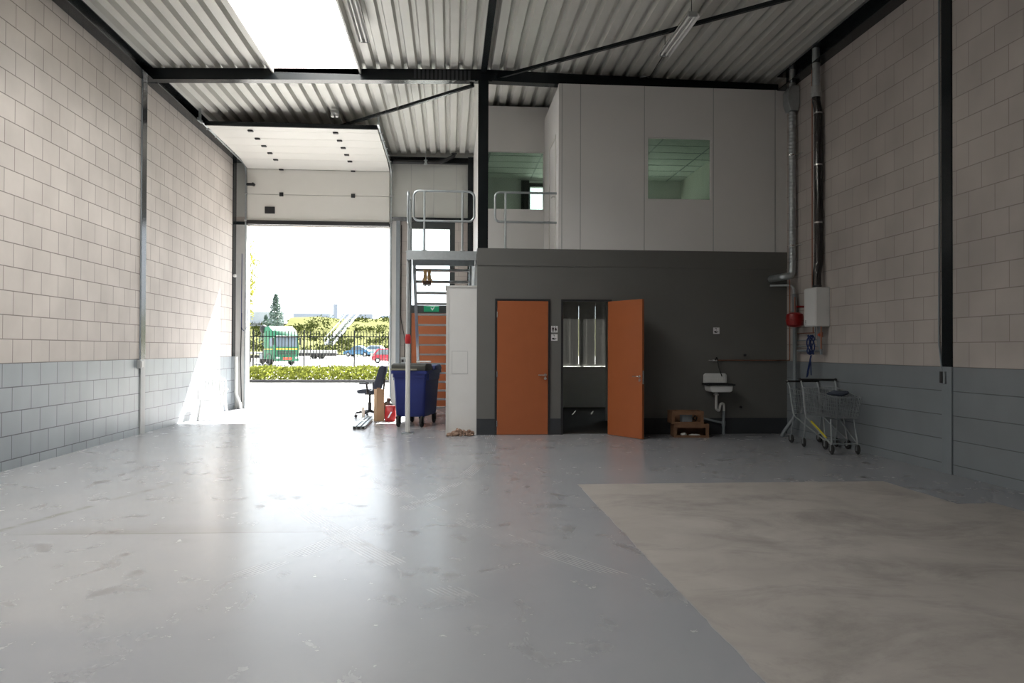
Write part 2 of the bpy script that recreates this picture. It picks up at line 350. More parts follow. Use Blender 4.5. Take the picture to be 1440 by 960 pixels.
    def wall(s, axis, lo, hi, u0, u1, z0, z1, holes=()):
        us = sorted({u0, u1, *[h[0] for h in holes], *[h[1] for h in holes]}); zs = sorted({z0, z1, *[h[2] for h in holes], *[h[3] for h in holes]})
        us = [u for u in us if u0 <= u <= u1]; zs = [z for z in zs if z0 <= z <= z1]
        for a, b in zip(us, us[1:]):
            run = None
            for c, d in list(zip(zs, zs[1:])) + [(None, None)]:
                solid = c is not None and not any(h[0] <= (a + b) / 2 <= h[1] and h[2] <= (c + d) / 2 <= h[3] for h in holes)
                if solid: run = (run[0], d) if run else (c, d)
                elif run:
                    if axis == 'Y': s.box(a, b, lo, hi, *run)
                    else: s.box(lo, hi, a, b, *run)
                    run = None
        return s
    def build(s, name, m, parent=None, local=False, smooth=False, origin=True):
        me = bpy.data.meshes.new(name); bmesh.ops.recalc_face_normals(s.bm, faces=s.bm.faces); s.bm.to_mesh(me); s.bm.free()
        me.materials.append(M[m] if isinstance(m, str) else m)
        if smooth:
            for p in me.polygons: p.use_smooth = True
            try: me.set_sharp_from_angle(angle=R(38))
            except Exception: pass
        o = bpy.data.objects.new(name, me); COL.objects.link(o)
        if parent is not None:
            o.parent = parent
            if not local: me.transform(Matrix.Translation(-wpos(parent)))
        elif origin and me.vertices:
            xs = [v.co for v in me.vertices]
            c = Vector((sum((min(v[i] for v in xs), max(v[i] for v in xs))) / 2 for i in (0, 1))) if False else None
            lo = [min(v[i] for v in xs) for i in range(3)]; hi = [max(v[i] for v in xs) for i in range(3)]
            c = Vector(((lo[0] + hi[0]) / 2, (lo[1] + hi[1]) / 2, lo[2])); me.transform(Matrix.Translation(-c)); o.location = c
        return o
def wpos(o):
    p = Vector(o.location)
    while o.parent is not None: o = o.parent; p = p + Vector(o.location)
    return p
def tag(o, label, cat, group=None, kind=None):
    o['label'] = label; o['category'] = cat
    if group: o['group'] = group
    if kind: o['kind'] = kind
    return o
def thing(name, label, cat, loc=(0, 0, 0), rz=0, group=None, kind=None):
    o = bpy.data.objects.new(name, None); COL.objects.link(o); o.location = loc; o.rotation_euler = (0, 0, rz); o.empty_display_size = .2
    return tag(o, label, cat, group, kind)
def struct(o, label=None, cat=None):
    o['kind'] = 'structure'
    if label: o['label'] = label; o['category'] = cat
    return o
def copy_tree(o, parent=None):
    c = o.copy(); COL.objects.link(c)
    if parent is not None: c.parent = parent
    for ch in [x for x in bpy.data.objects if x.parent == o]: copy_tree(ch, c)
    return c

# ================================================================== the hall
XL, XR, YW, YE, YB = -5.396, 6.12, 13.84, 20.4, -2.0     # side walls, mezzanine front, street wall, wall behind the camera
XRIDGE, ZE, ZR = .6, 6.42, 6.585                             # underside of the roof deck at eaves and ridge
ZER = 6.48
def deckz(x): return ZE + (ZR - ZE) * (1 - (XRIDGE - x) / 6.0) if x < XRIDGE else ZER + (ZR - ZER) * (1 - (x - XRIDGE) / 5.52)
struct(MB().box(XL - .3, XR + .3, YB - .3, YE + .3, -.25, 0).build('floor', 'floor', origin=False), 'grey painted concrete hall floor with a bare concrete patch', 'floor')
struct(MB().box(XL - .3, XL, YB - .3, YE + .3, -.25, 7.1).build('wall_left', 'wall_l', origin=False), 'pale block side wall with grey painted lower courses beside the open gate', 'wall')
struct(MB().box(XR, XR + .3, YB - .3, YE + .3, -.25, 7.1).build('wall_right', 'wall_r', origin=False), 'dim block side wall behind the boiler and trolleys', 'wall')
struct(MB().box(XL, XR, YB - .3, YB, -.25, 7.1).build('wall_behind_camera', 'wall_e', origin=False), 'block wall closing the hall behind the viewer', 'wall')
# street wall: gate, escape door with window over it, office windows up and down (one added, one widened for light)
GATE = (-5.14, -1.53, 0, 4.64); ESC = (-1.04, .135, -.02, 4.80); OFW = (2.02, 4.3, 4.2, 5.86); OFW_ADDED = (4.6, 5.95, 4.2, 5.25); RMW = (2.1, 5.9, 1.07, 2.72)
_w = MB().wall('Y', YE, YE + .3, XL, XR, 0, 4.85, [GATE, ESC, OFW, OFW_ADDED, RMW])
struct(_w.build('wall_street', 'wall_e', origin=False), 'pale block street wall around the open gate', 'wall')
_w = MB().wall('Y', YE, YE + .3, XL, XR, 4.85, 7.1, [OFW, OFW_ADDED])
cl = struct(_w.build('wall_cladding', 'cladding', origin=False), 'pale grey metal cladding above the escape door', 'wall')
_w = MB()
for x in (-1.0, -.42, .16): _w.box(x - .006, x + .006, YE - .004, YE + .01, 4.86, 6.45)
_w.build('cladding_seam', 'pvc', cl)

# corrugated roof deck
SKX0, SKX1, SKY0, SKY1 = -3.13, -1.625, 2.2, 14.2
def deck_strip(mb, x0, x1, y0, y1):
    P, dep = .25, .09; pts = []
    k = math.floor(x0 / P) - 1
    prof = [(0, 0), (.13, 0), (.16, dep), (.22, dep)]
    while k * P < x1 + P:
        for a, b in prof: pts.append((k * P + a, b))
        k += 1
    out = []
    def interp(x):
        for (a, b), (c, d) in zip(pts, pts[1:]):
            if a <= x <= c: return b + (d - b) * (x - a) / (c - a)
        return 0
    out = [(x0, interp(x0))] + [p for p in pts if x0 < p[0] < x1] + [(x1, interp(x1))]
    A = [mb.bm.verts.new((x, y0, deckz(x) + b)) for x, b in out]; B = [mb.bm.verts.new((x, y1, deckz(x) + b)) for x, b in out]
    for i in range(len(A) - 1): mb.bm.faces.new((A[i], A[i + 1], B[i + 1], B[i]))
mb = MB()
deck_strip(mb, XL, SKX0, YB, YE); deck_strip(mb, SKX0, SKX1, SKY1, YE); deck_strip(mb, SKX0, SKX1, YB, SKY0); deck_strip(mb, SKX1, XRIDGE, YB, YE); deck_strip(mb, XRIDGE, XR, YB, YE)
struct(mb.build('ceiling', 'deck', origin=False), 'pale corrugated steel roof deck with ribs running towards the street', 'ceiling')
mb = MB()
for x0, x1, y0, y1 in ((XL - .3, SKX0 - .02, YB, YE + .3), (SKX0 - .02, SKX1 + .02, SKY1 + .02, YE + .3), (SKX0 - .02, SKX1 + .02, YB, SKY0 - .02), (SKX1 + .02, XR + .3, YB, YE + .3)): mb.box(x0, x1, y0, y1, 6.72, 6.84)
struct(mb.build('roof', 'shed', origin=False), 'flat insulated roof build-up over the steel deck', 'roof')
# barrel rooflight
sk = struct(thing('skylight', 'bright barrel rooflight of opal sheets above the hall', 'skylight', (SKX0, SKY1, 6.5)))
ZC = 6.92
mb = MB(); t = .03
mb.box(SKX0 - t, SKX0, SKY0, SKY1 + t, 6.40, ZC).box(SKX1, SKX1 + t, SKY0, SKY1 + t, 6.43, ZC).box(SKX0, SKX1, SKY1, SKY1 + t, 6.42, ZC).box(SKX0, SKX1, SKY0 - t, SKY0, 6.42, ZC)
mb.build('kerb_frame', 'offwhite', sk)
def arc(n=14, rise=.24, z=ZC): return [(SKX0 - t + (SKX1 - SKX0 + 2 * t) * i / n, z + rise * (1 - (2 * i / n - 1) ** 2)) for i in range(n + 1)]
mb = MB(); a_ = arc()
a_o = [(x, z + .31) for x, z in a_]
mb.box(SKX0 - t, SKX0, SKY0 - t, SKY1 + t, ZC, ZC + .31).box(SKX1, SKX1 + t, SKY0 - t, SKY1 + t, ZC, ZC + .31).box(SKX0, SKX1, SKY1, SKY1 + t, ZC, ZC + .31).box(SKX0, SKX1, SKY0 - t, SKY0, ZC, ZC + .31)
A = [mb.bm.verts.new((x, SKY0 - t, z)) for x, z in a_o]; B = [mb.bm.verts.new((x, SKY1 + t, z)) for x, z in a_o]
for i in range(len(A) - 1): mb.bm.faces.new((A[i], A[i + 1], B[i + 1], B[i]))
mb.bm.faces.new(A[::-1]); mb.bm.faces.new(B)
mb.build('opal_vault', 'opal', sk, smooth=True)
y = SKY1 - 1.05
while y > SKY0:
    MB().tube([(x, y, z - .012) for x, z in a_], .014, 6).build('rib', 'pvc', sk); y -= 1.05

# ------------------------------------------------------------------ steel frame
def hcol(x0, x1, y0, y1, z0, z1, web='X'):
    mb = MB(); f = .012
    if web == 'X': mb.box(x0, x0 + f, y0, y1, z0, z1).box(x1 - f, x1, y0, y1, z0, z1).box(x0 + f, x1 - f, (y0 + y1) / 2 - .005, (y0 + y1) / 2 + .005, z0, z1)
    else: mb.box(x0, x1, y0, y0 + f, z0, z1).box(x0, x1, y1 - f, y1, z0, z1).box((x0 + x1) / 2 - .005, (x0 + x1) / 2 + .005, y0 + f, y1 - f, z0, z1)
    return mb
c1 = tag(MB().box(XL, XL + .018, 14.22, 14.42, 1.31, 6.22).build('steel_column', 'steel'), 'black steel column set in the pale block wall, third of a bay before the gate', 'column')
c1['label'] = 'black steel column in the pale block wall, with junction box beside it'
MB().box(XL, XL + .02, 14.22, 14.42, 0, 1.31).build('painted_foot', 'wall_l_foot' if 'wall_l_foot' in M else 'pvc', c1)
tag(MB().box(XL, XL + .02, 20.02, 20.30, 1.31, 6.25).build('steel_column', 'steel'), 'black steel column in the corner beside the open gate', 'column')
c3 = tag(hcol(.51, .69, 14.2, 14.4, 3.29, 6.38, 'Y').build('steel_column', 'steel'), 'free black H-section column rising from the mezzanine edge', 'column')
tag(hcol(.46, .60, 20.2, 20.38, 0.0, 6.45, 'Y').build('steel_column', 'steel'), 'slim black column against street wall next to the escape door window', 'column')
c5 = tag(MB().box(XR - .018, XR, 9.12, 9.31, 1.31, 6.3).build('steel_column', 'steel'), 'black steel column in the dim block wall, with switch beside it', 'column')
MB().box(XR - .02, XR, 9.12, 9.31, 0, 1.31).build('painted_foot', 'greypipe', c5)
# main beam across the hall, in two slightly sloping halves
b = MB()
for xa, xb, za, zb in ((XL + .01, XRIDGE, ZE, ZR), (XRIDGE, XR - .01, ZR, ZER)):
    for dz0, dz1, y0, y1 in ((-.2, -.188, 14.2, 14.4), (-.012, 0, 14.2, 14.4), (-.188, -.012, 14.2, 14.212)):
        b.prism([(xa, za + dz0), (xb, zb + dz0), (xb, zb + dz1), (xa, za + dz1)], 'Y', y0, y1)
bm_ = tag(b.build('roof_beam', 'steel'), 'long black steel beam spanning the hall below the rooflight end', 'beam')
b = MB()
for i in range(14): b.box(-.66 + i * .075, -.615 + i * .075, 14.195, 14.2, deckz(0) - .19, deckz(0) - .02)
b.build('stiffener_comb', 'skirt', bm_)
b = MB().box(.44, .49, 14.18, 14.2, 6.36, 6.55).box(.70, .75, 14.18, 14.2, 6.36, 6.55)
for x in (.465, .725, .80, .86):
    for z in (6.42, 6.5): b.cyl((x, 14.15, z), (x, 14.2, z), .016, seg=6)
b.build('splice_bolts', 'steel', bm_)
tag(MB().box(XL, XL + .2, YB, 14.2, 6.215, 6.23).box(XL, XL + .2, YB, 14.2, 6.405, 6.42).box(XL + .02, XL + .035, YB, 14.2, 6.23, 6.405).box(XL, XL + .2, 14.4, YE, 6.215, 6.23).box(XL, XL + .2, 14.4, YE, 6.405, 6.42).box(XL + .02, XL + .035, 14.4, YE, 6.23, 6.405).build('eave_beam', 'steel'),
    'black eaves channel along the top of the sunlit block wall', 'beam')
tag(MB().box(XR - .2, XR, YB, 13.8, 6.22, 6.235).box(XR - .2, XR, YB, 13.8, 6.465, 6.48).box(XR - .035, XR - .02, YB, 13.8, 6.235, 6.465).build('eave_beam', 'steel'),
    'black eaves channel along the top of the dim block wall over the flue', 'beam')
tag(MB().box(XRIDGE - .055, XRIDGE + .055, YB, 14.2, 6.50, 6.575).build('ridge_purlin', 'steel'), 'black ridge purlin running from the main beam overhead', 'purlin')
tag(MB().rod((.85, 14.18, 6.44), (XR - .15, 9.15, 6.33), .055, .055).build('wind_brace', 'steel'), 'black diagonal wind brace passing behind the hanging lamp', 'brace')
tag(MB().rod((.42, 14.42, 6.36), (XL + .25, 20.0, 6.30), .055, .055).build('wind_brace', 'steel'), 'black diagonal wind brace over the raised gate', 'brace')
tag(MB().box(-1.53, .46, 20.25, 20.39, 6.29, 6.31).box(-1.53, .46, 20.25, 20.39, 6.42, 6.44).box(-1.53, .46, 20.36, 20.375, 6.31, 6.42).build('edge_beam', 'steel'), 'black edge beam at the top of the grey cladding behind the bent drain pipe', 'beam')
tag(MB().box(-1.53, ESC[1] + .42, 20.33, 20.4, 4.80, 4.90).build('wall_rail', 'steel'), 'black rail along the bottom of the grey cladding', 'rail')

# ------------------------------------------------------------------ mezzanine block
D1 = (.80, 1.785); D2 = (1.976, 2.885)
_w = MB().wall('Y', YW, YW + .12, .484, XR, 0, 2.985, [(D1[0], D1[1], 0, 2.40), (D2[0], D2[1], 0, 2.40)])
struct(_w.build('wall_mezzanine_front', 'greywall', origin=False), 'dark grey painted wall with the two orange doors', 'wall')
struct(MB().box(.484, .60, YW + .12, YE, 0, 2.985).build('wall_mezzanine_side', 'greywall', origin=False), 'dark grey side wall of the ground floor rooms by the stair', 'wall')
struct(MB().box(.484, XR, YW - .012, YE, 2.985, 3.29).build('mezzanine_slab', 'greywall', origin=False)); bpy.data.objects['mezzanine_slab']['label'] = 'dark grey mezzanine floor band above the orange doors'; bpy.data.objects['mezzanine_slab']['category'] = 'floor'
mb = MB()
for x0, x1 in ((.484, D1[0]), (D1[1], D2[0]), (D2[1], XR - .001)): mb.box(x0, x1, YW - .012, YW, 0, .285)
struct(mb.build('baseboard_front', 'skirt', origin=False), 'black painted skirting below the grey wall', 'baseboard')
def lever(mb_h, x, y, z, s, side=-1):
    mb_h.cyl((x, y, z), (x, y - .012, z), .026, seg=16).cyl((x, y, z - .062), (x, y - .012, z - .062), .026, seg=16)
    mb_h.tube(fillet([(x, y - .01, z), (x, y - .05, z), (x + s * .13, y - .05, z)], .02, 4), .010, 8)
d1 = struct(thing('door_1', 'closed orange door next to the white meter cupboard', 'door', (1.29, YW, 0)))
mb = MB().box(D1[0], D1[0] + .038, YW - .02, YW + .1, 0, 2.40).box(D1[1] - .038, D1[1], YW - .02, YW + .1, 0, 2.40).box(D1[0] + .038, D1[1] - .038, YW - .02, YW + .1, 2.365, 2.40)
mb.build('frame', 'frame', d1)
lf = MB().box(D1[0] + .041, D1[1] - .041, YW - .018, YW + .025, .006, 2.362, .002).build('leaf', 'orange', d1)
h = MB(); lever(h, 1.695, YW - .018, 1.055, -1); h.build('handle', 'chrome', lf)
for z in (.20, 1.07, 2.12): MB().cyl((D1[0] + .04, YW - .026, z - .05), (D1[0] + .04, YW - .026, z + .05), .009, seg=8).build('hinge', 'chrome', lf)
d2 = struct(thing('door_2', 'open orange door swung out from the dark doorway', 'door', (2.43, YW, 0)))
mb = MB().box(D2[0], D2[0] + .038, YW - .02, YW + .12, 0, 2.40).box(D2[1] - .038, D2[1], YW - .02, YW + .12, 0, 2.40).box(D2[0] + .038, D2[1] - .038, YW - .02, YW + .12, 2.365, 2.40)
mb.build('frame', 'frame', d2)
lf = MB().box(0, .90, -.042, 0, .006, 2.362, .002).build('leaf', 'orange', d2, local=True)
lf.location = (D2[1] - .038 - 2.43, -.03, 0); lf.rotation_euler = (0, 0, -R(62))
h = MB(); lever(h, .845, -.042, 1.055, -1); h.build('handle', 'chrome', lf, local=True)
h = MB(); h.cyl((.845, 0, 1.055), (.845, .012, 1.055), .026, seg=16).tube(fillet([(.845, .01, 1.055), (.845, .05, 1.055), (.72, .05, 1.055)], .02, 4), .010, 8); h.build('handle', 'chrome', lf, local=True)
MB().box(.9, .903, -.034, -.008, .93, 1.16).build('latch_plate', 'chrome', lf, local=True)
for z in (.20, 1.07, 2.12): MB().cyl((0.0, -.012, z - .05), (0.0, -.012, z + .05), .010, seg=8).build('hinge', 'chrome', lf, local=True)
# room behind the open door
struct(MB().box(.60, XR, YW + .12, YE, 0, .004).build('floor_room', 'darkcarpet', origin=False), 'dark carpet of the room behind the open door', 'floor')
struct(MB().box(3.315, XR - .002, 16.42, 16.52, .004, 2.98).build('wall_partition', 'plaster', origin=False), 'white partition end seen through the open doorway', 'wall')
struct(MB().box(.60, .64, YW + .12, YE, .004, 2.98).box(1.80, 1.86, YW + .12, YE, .004, 2.98).build('wall_room', 'plaster', origin=False), 'white side walls of the dark room', 'wall')
struct(MB().box(1.86, 4.6, YE - .06, YE - .001, .004, 1.05).build('wall_room_back', 'plaster', origin=False), 'pale wall below the blinds in the dark room', 'wall')
wn = struct(thing('window_1', 'street window behind closed blinds, with an added unblinded end lighting the dark room', 'window', (3.5, YE, 1.07)))  # the unseen end without blinds is added to brighten the room
MB().box(2.1, 2.16, YE + .1, YE + .18, 1.07, 2.72).box(5.84, 5.9, YE + .1, YE + .18, 1.07, 2.72).box(2.16, 5.84, YE + .1, YE + .18, 1.07, 1.13).box(2.16, 5.84, YE + .1, YE + .18, 2.66, 2.72).box(3.47, 3.53, YE + .1, YE + .18, 1.13, 2.66).build('window_frame', 'winframe', wn)
MB().box(2.16, 5.84, YE + .13, YE + .14, 1.13, 2.66).build('pane', 'clear', wn)
MB().box(1.87, 4.9, YE - .16, YE + .1, 1.05, 1.07).build('window_sill', 'offwhite', wn)
bl = thing('vertical_blind', 'closed grey vertical blind with light slits in the dark room', 'blind', (2.6, YE - .09, 2.9))
MB().box(1.87, 4.95, YE - .13, YE - .08, 2.92, 2.97).build('head_rail', 'pvc', bl)
gaps = {14: .0022, 18: .0006}
x = 1.865
for i in range(25):
    x += gaps.get(i, -.008); wd = .115
    mb = MB(); mb.quad((x, YE - .108 + (.004 if i % 2 else 0), 1.09), (x + wd, YE - .100 + (.004 if i % 2 else 0), 1.09), (x + wd, YE - .100 + (.004 if i % 2 else 0), 2.93), (x, YE - .108 + (.004 if i % 2 else 0), 2.93))
    mb.build('blind_slat', 'blind', bl); x += wd

# office on top
OW = (3.54, 4.705, 4.215, 5.327)
wf = struct(MB().wall('Y', YW, YW + .1, 1.925, XR, 3.29, 6.245, [OW]).build('wall_office_front', 'white', origin=False), 'white office wall standing on the grey mezzanine', 'wall')
for x in (1.984, 2.316, 3.476, 4.744, 5.896): MB().box(x - .007, x + .007, YW - .003, YW, 3.29, 6.245).build('panel_seam', 'pvc', wf)
ws = struct(MB().wall('X', 1.935, 2.02, YW + .1, 16.05, 3.29, 6.25, [(14.25, 15.25, 3.29, 5.45)]).build('wall_office_side', 'white', origin=False), 'narrow white office wall with a white door by the landing', 'wall')
RW = (.70, 1.925, 4.38, 5.57)
struct(MB().wall('Y', 16.05, 16.13, .60, 2.02, 3.29, 6.50, [RW]).build('wall_office_recess', 'white', origin=False), 'white office wall at the back of the landing', 'wall')
struct(MB().box(.60, .68, 16.13, YE, 3.29, 6.5).build('wall_office_stair', 'white', origin=False), 'white office wall above the stair', 'wall')
d3 = struct(thing('door_3', 'white office door seen edge-on from the landing', 'door', (1.95, 14.75, 3.29)))
MB().box(1.925, 2.02, 14.25, 14.29, 3.29, 5.45).box(1.925, 2.02, 15.21, 15.25, 3.29, 5.45).box(1.925, 2.02, 14.29, 15.21, 5.41, 5.45).build('frame', 'offwhite', d3)
lf = MB().box(1.945, 1.985, 14.295, 15.205, 3.30, 5.405).build('leaf', 'white', d3)
MB().tube(fillet([(1.945, 14.40, 4.33), (1.89, 14.40, 4.33), (1.89, 14.53, 4.33)], .02, 4), .010, 8).cyl((1.945, 14.40, 4.33), (1.93, 14.40, 4.33), .026).build('handle', 'chrome', lf)
for n, (nm, r, yy, lab) in enumerate((('window_2', OW, YW, 'green tinted office window in the white front wall'), ('window_3', RW, 16.05, 'green tinted office window behind the landing rail'))):
    g = struct(thing(nm, lab, 'window', ((r[0] + r[1]) / 2, yy, r[2])))
    MB().box(r[0], r[1], yy + .045, yy + .053, r[2], r[3]).build('pane', 'glass', g)
    MB().box(r[0], r[0] + .012, yy + .03, yy + .07, r[2], r[3]).box(r[1] - .012, r[1], yy + .03, yy + .07, r[2], r[3]).box(r[0] + .012, r[1] - .012, yy + .03, yy + .07, r[2], r[2] + .012).box(r[0] + .012, r[1] - .012, yy + .03, yy + .07, r[3] - .012, r[3]).build('glazing_bead', 'white', g)
oc = struct(MB().box(.68, XR, 16.13, YE, 5.97, 6.0).box(2.0, XR, YW + .1, 16.13, 5.97, 6.0).build('ceiling_office', 'tile', origin=False), 'white tiled office ceiling behind the glass', 'ceiling')
mb = MB()
for i in range(10):
    y = YW + .55 + i * .6
    if y < YE: mb.box(2.0 if y < 16.13 else .68, XR, y - .016, y + .016, 5.964, 5.97)
for i in range(5):
    x = .9 + i * 1.2; mb.box(x - .016, x + .016, (16.13 if x < 2 else YW + .1), YE, 5.966, 5.97)
mb.build('tile_grid', 'greypipe', oc)
struct(MB().box(XR - .03, XR - .002, YW + .1, YE, 3.29, 5.97).build('wall_office_lining', 'offwhite', origin=False), 'pale panel lining inside the office', 'wall')
struct(MB().wall('Y', YE - .05, YE - .002, .68, XR - .03, 3.29, 5.97, [OFW, OFW_ADDED]).build('wall_office_back', 'white', origin=False), 'white back wall inside the office', 'wall')
wn = struct(thing('window_4', 'bright street window of the office', 'window', (3.1, YE, 4.2)))
mb = MB()
x0, x1, z0, z1 = OFW
mb.box(x0, x0 + .07, YE, YE + .15, z0, z1).box(x1 - .07, x1, YE, YE + .15, z0, z1).box(x0 + .07, x1 - .07, YE, YE + .15, z0, z0 + .07).box(x0 + .07, x1 - .07, YE, YE + .15, z1 - .1, z1).box(3.12, 3.18, YE, YE + .15, z0 + .07, z1 - .1)
mb.build('window_frame', 'winframe', wn); MB().box(x0 + .07, x1 - .07, YE + .06, YE + .07, z0 + .07, z1 - .1).build('pane', 'clear', wn)
wn = struct(thing('window_added', 'added low window, out of view, brightening the office', 'window', (5.27, YE, 4.2)))  # out of view; added to let more daylight into the office
x0, x1, z0, z1 = OFW_ADDED
MB().box(x0, x0 + .06, YE, YE + .15, z0, z1).box(x1 - .06, x1, YE, YE + .15, z0, z1).box(x0 + .06, x1 - .06, YE, YE + .15, z0, z0 + .06).box(x0 + .06, x1 - .06, YE, YE + .15, z1 - .06, z1).build('window_frame', 'winframe', wn)
MB().box(x0 + .06, x1 - .06, YE + .06, YE + .07, z0 + .06, z1 - .06).build('pane', 'clear', wn)
cu = thing('curtain', 'dark curtain gathered beside the bright office window', 'curtain', (1.98, YE - .12, 3.6))
A = []; mb = MB()
for i in range(25): A.append((1.84 + i * .009, YE - .13 + .02 * math.sin(i * 1.9)))
for (xa, ya), (xb, yb) in zip(A, A[1:]): mb.quad((xa, ya, 3.6), (xb, yb, 3.6), (xb, yb, 5.9), (xa, ya, 5.9))
mb.build('drape', 'skirt', cu); MB().cyl((1.75, YE - .13, 5.91), (4.4, YE - .13, 5.91), .012).build('curtain_rod', 'pvc', cu)

# escape door with window over it in the street wall
es = struct(thing('door_4', 'orange escape door below a tall window, behind the open stair', 'door', (-.45, YE, 0)))
x0, x1 = ESC[0], ESC[1]
mb = MB().box(x0, x0 + .06, YE + .02, YE + .14, 0, 4.8).box(x1 - .135, x1, YE + .02, YE + .14, 0, 4.8).box(x0 + .06, x1 - .135, YE + .02, YE + .14, 4.62, 4.8).box(x0 + .06, x1 - .135, YE + .02, YE + .14, 2.44, 2.64)
mb.build('frame', 'winframe', es)
lf = MB().box(x0 + .062, x1 - .137, YE + .04, YE + .09, .015, 2.438).build('leaf', 'orange', es)
MB().cyl((x0 + .15, YE + .04, 1.05), (x0 + .15, YE + .02, 1.05), .026).tube([(x0 + .15, YE - .01, 1.05), (x0 + .28, YE - .01, 1.05)], .01).cyl((x0 + .15, YE + .04, 1.05), (x0 + .15, YE - .01, 1.05), .009).build('handle', 'chrome', lf)
MB().box(x0 + .06, x1 - .135, YE + .08, YE + .09, 2.64, 4.62).build('pane', 'clear', es)
sg = tag(MB().box(-.66, -.27, YE - .02, YE + .018, 2.475, 2.62, .004).build('exit_sign', 'green'), 'green emergency exit sign with white arrow over the escape door', 'sign')
MB().prism([(-.49, 2.575), (-.44, 2.50), (-.39, 2.575), (-.415, 2.585), (-.44, 2.545), (-.465, 2.585)], 'Y', YE - .023, YE - .02).box(-.405, -.375, YE - .023, YE - .02, 2.585, 2.605).build('arrow', 'sign', sg)

# ------------------------------------------------------------------ sectional gate
sdr = struct(thing('door_5', 'pale sectional overhead gate raised under the roof', 'gate', (-3.33, YE - .2, 4.65)))
GX0, GX1 = -5.09, -1.545
path = [(20.24, 4.74), (20.24, 5.40), (20.24, 6.0)] + [(20.24 - .24 * math.sin(a) - .0, 6.0 + .12 * (1 - math.cos(a)) / 1) for a in (R(60), R(90))]
secs = [((20.24, 4.74), (20.24, 5.395)), ((20.24, 5.405), (20.22, 6.03)), ((20.212, 6.038), (19.56, 6.13)), ((19.55, 6.13), (18.95, 6.14)), ((18.94, 6.14), (18.34, 6.15)), ((18.33, 6.15), (17.73, 6.155)), ((17.72, 6.155), (17.12, 6.16)), ((17.11, 6.16), (16.85, 6.165))]
for i, ((ya, za), (yb, zb)) in enumerate(secs):
    d = Vector((0, yb - ya, zb - za)); n = Vector((0, d.z, -d.y)).normalized() * .04   # outward side
    if n.z < 0 or (abs(n.z) < .01 and n.y < 0): n = -n
    p = [(ya, za), (yb, zb), (yb + n.y, zb + n.z), (ya + n.y, za + n.z)]
    pn = MB().prism(p, 'X', GX0, GX1).build('gate_section', 'offwhite', sdr)
    if 0 < i < 8:
        for hx in (-4.25, -2.46): 
            q = Vector((0, ya, za)) - n * .01
            if i < 2: MB().box(hx - .05, hx + .05, ya - .03, ya, za - .05, za + .05, .006).build('hinge', 'black', pn)
            else: MB().box(hx - .055, hx + .055, ya - .045, ya + .045, za - .03, za - .001, .006).build('hinge', 'black', pn)
MB().box(GX0, GX1, 20.20, 20.28, 4.64, 4.74).build('bottom_seal', 'black', sdr)
MB().box(GX0 - .02, GX1 + .02, 16.80, 16.85, 6.165, 6.25).build('leading_edge', 'steel', sdr)
MB().box(-4.66, -4.41, 20.215, 20.24, 4.915, 5.09, .006).build('grip_plate', 'black', sdr)
MB().box(-5.10, -4.90, 20.12, 20.20, 5.60, 5.66, .02).cyl((-4.93, 20.11, 5.63), (-4.93, 20.21, 5.63), .04).build('latch', 'black', sdr)
for x in (GX0 - .045, GX1 + .045):
    rail = MB(); pth = fillet([(x, 20.26, .0), (x, 20.26, 6.12), (x, 16.5, 6.20)], .32, 8)
    rail.tube(pth, .022, 6); rail.build('guide_track', 'galv', sdr)
    mb = MB().box(x - .02, x + .02, 16.55, 16.60, 6.2, 6.45).box(x - .02, x + .02, 16.45, 16.7, 6.16, 6.22); mb.build('track_hanger', 'galv', sdr)
    mb = MB()
    for (ya, za) in [s[0] for s in secs]: mb.cyl((x - .03, ya, za + .01), (x + .05, ya, za + .01), .022, seg=8)
    mb.build('roller', 'pvc', sdr)
MB().cyl((GX0 - .05, 20.30, 6.32), (GX1 + .12, 20.30, 6.32), .05).build('spring_shaft', 'steel', sdr)
# gate surround
struct(MB().box(XL + .001, GATE[0], YE - .06, YE, 0, 4.64).box(GATE[0] - .03, GATE[0] + .012, YE - .06, YE + .302, 0, 4.64).build('trim_1', 'pvcw', origin=False), 'pale grey gate jamb beside the drain pipe', 'trim')
struct(MB().box(GATE[1], GATE[1] + .16, YE - .06, YE, 0, 4.8).box(GATE[1] - .012, GATE[1] + .03, YE - .06, YE + .302, 0, 4.64).build('trim_2', 'pvcw', origin=False), 'pale grey gate jamb behind the blue bin', 'trim')
struct(MB().box(XL + .001, GATE[1] + .16, YE - .05, YE + .1, 4.64, 4.72).build('trim_3', 'steel', origin=False), 'dark gate lintel', 'trim')
tag(MB().box(-1.37, -1.27, 20.28, 20.40, 0, 4.8).build('steel_post', 'greypipe'), 'dark grey post beside the gate jamb behind the bins', 'post')
# bits on the gate jambs
tag(MB().tube(fillet([(-5.30, 20.1, 1.30), (-5.30, 20.1, .36), (-5.18, 20.05, .12), (-5.18, 20.05, 0)], .08, 5), .042, 12).build('drain_pipe', 'pvcw', smooth=True), 'pale plastic drain pipe bent at its foot by the gate jamb', 'pipe')
tag(MB().tube(fillet([(-5.23, 20.3, 3.9), (-5.235, 20.3, 2.5), (-5.23, 20.3, 2.02), (-5.16, 20.28, 1.94), (-5.09, 20.26, 2.02), (-5.07, 20.25, 2.9)], .08, 5), .009, 6).build('cable', 'hose', smooth=True), 'thin blue cable looping down the gate jamb', 'cable')
tag(MB().tube([(-5.23, 20.31, 2.4), (-5.25, 20.31, 1.2), (-5.215, 20.31, .05)], .012, 6).build('cord', 'black', smooth=True), 'thin dark cord hanging to the floor on the gate jamb', 'cord')
tag(MB().ball((XL + .06, 20.05, 3.32), .045).cyl((XL, 20.05, 3.32), (XL + .05, 20.05, 3.32), .03).build('wall_sensor', 'pvcw', smooth=True), 'small round sensor on the dark corner column', 'sensor')
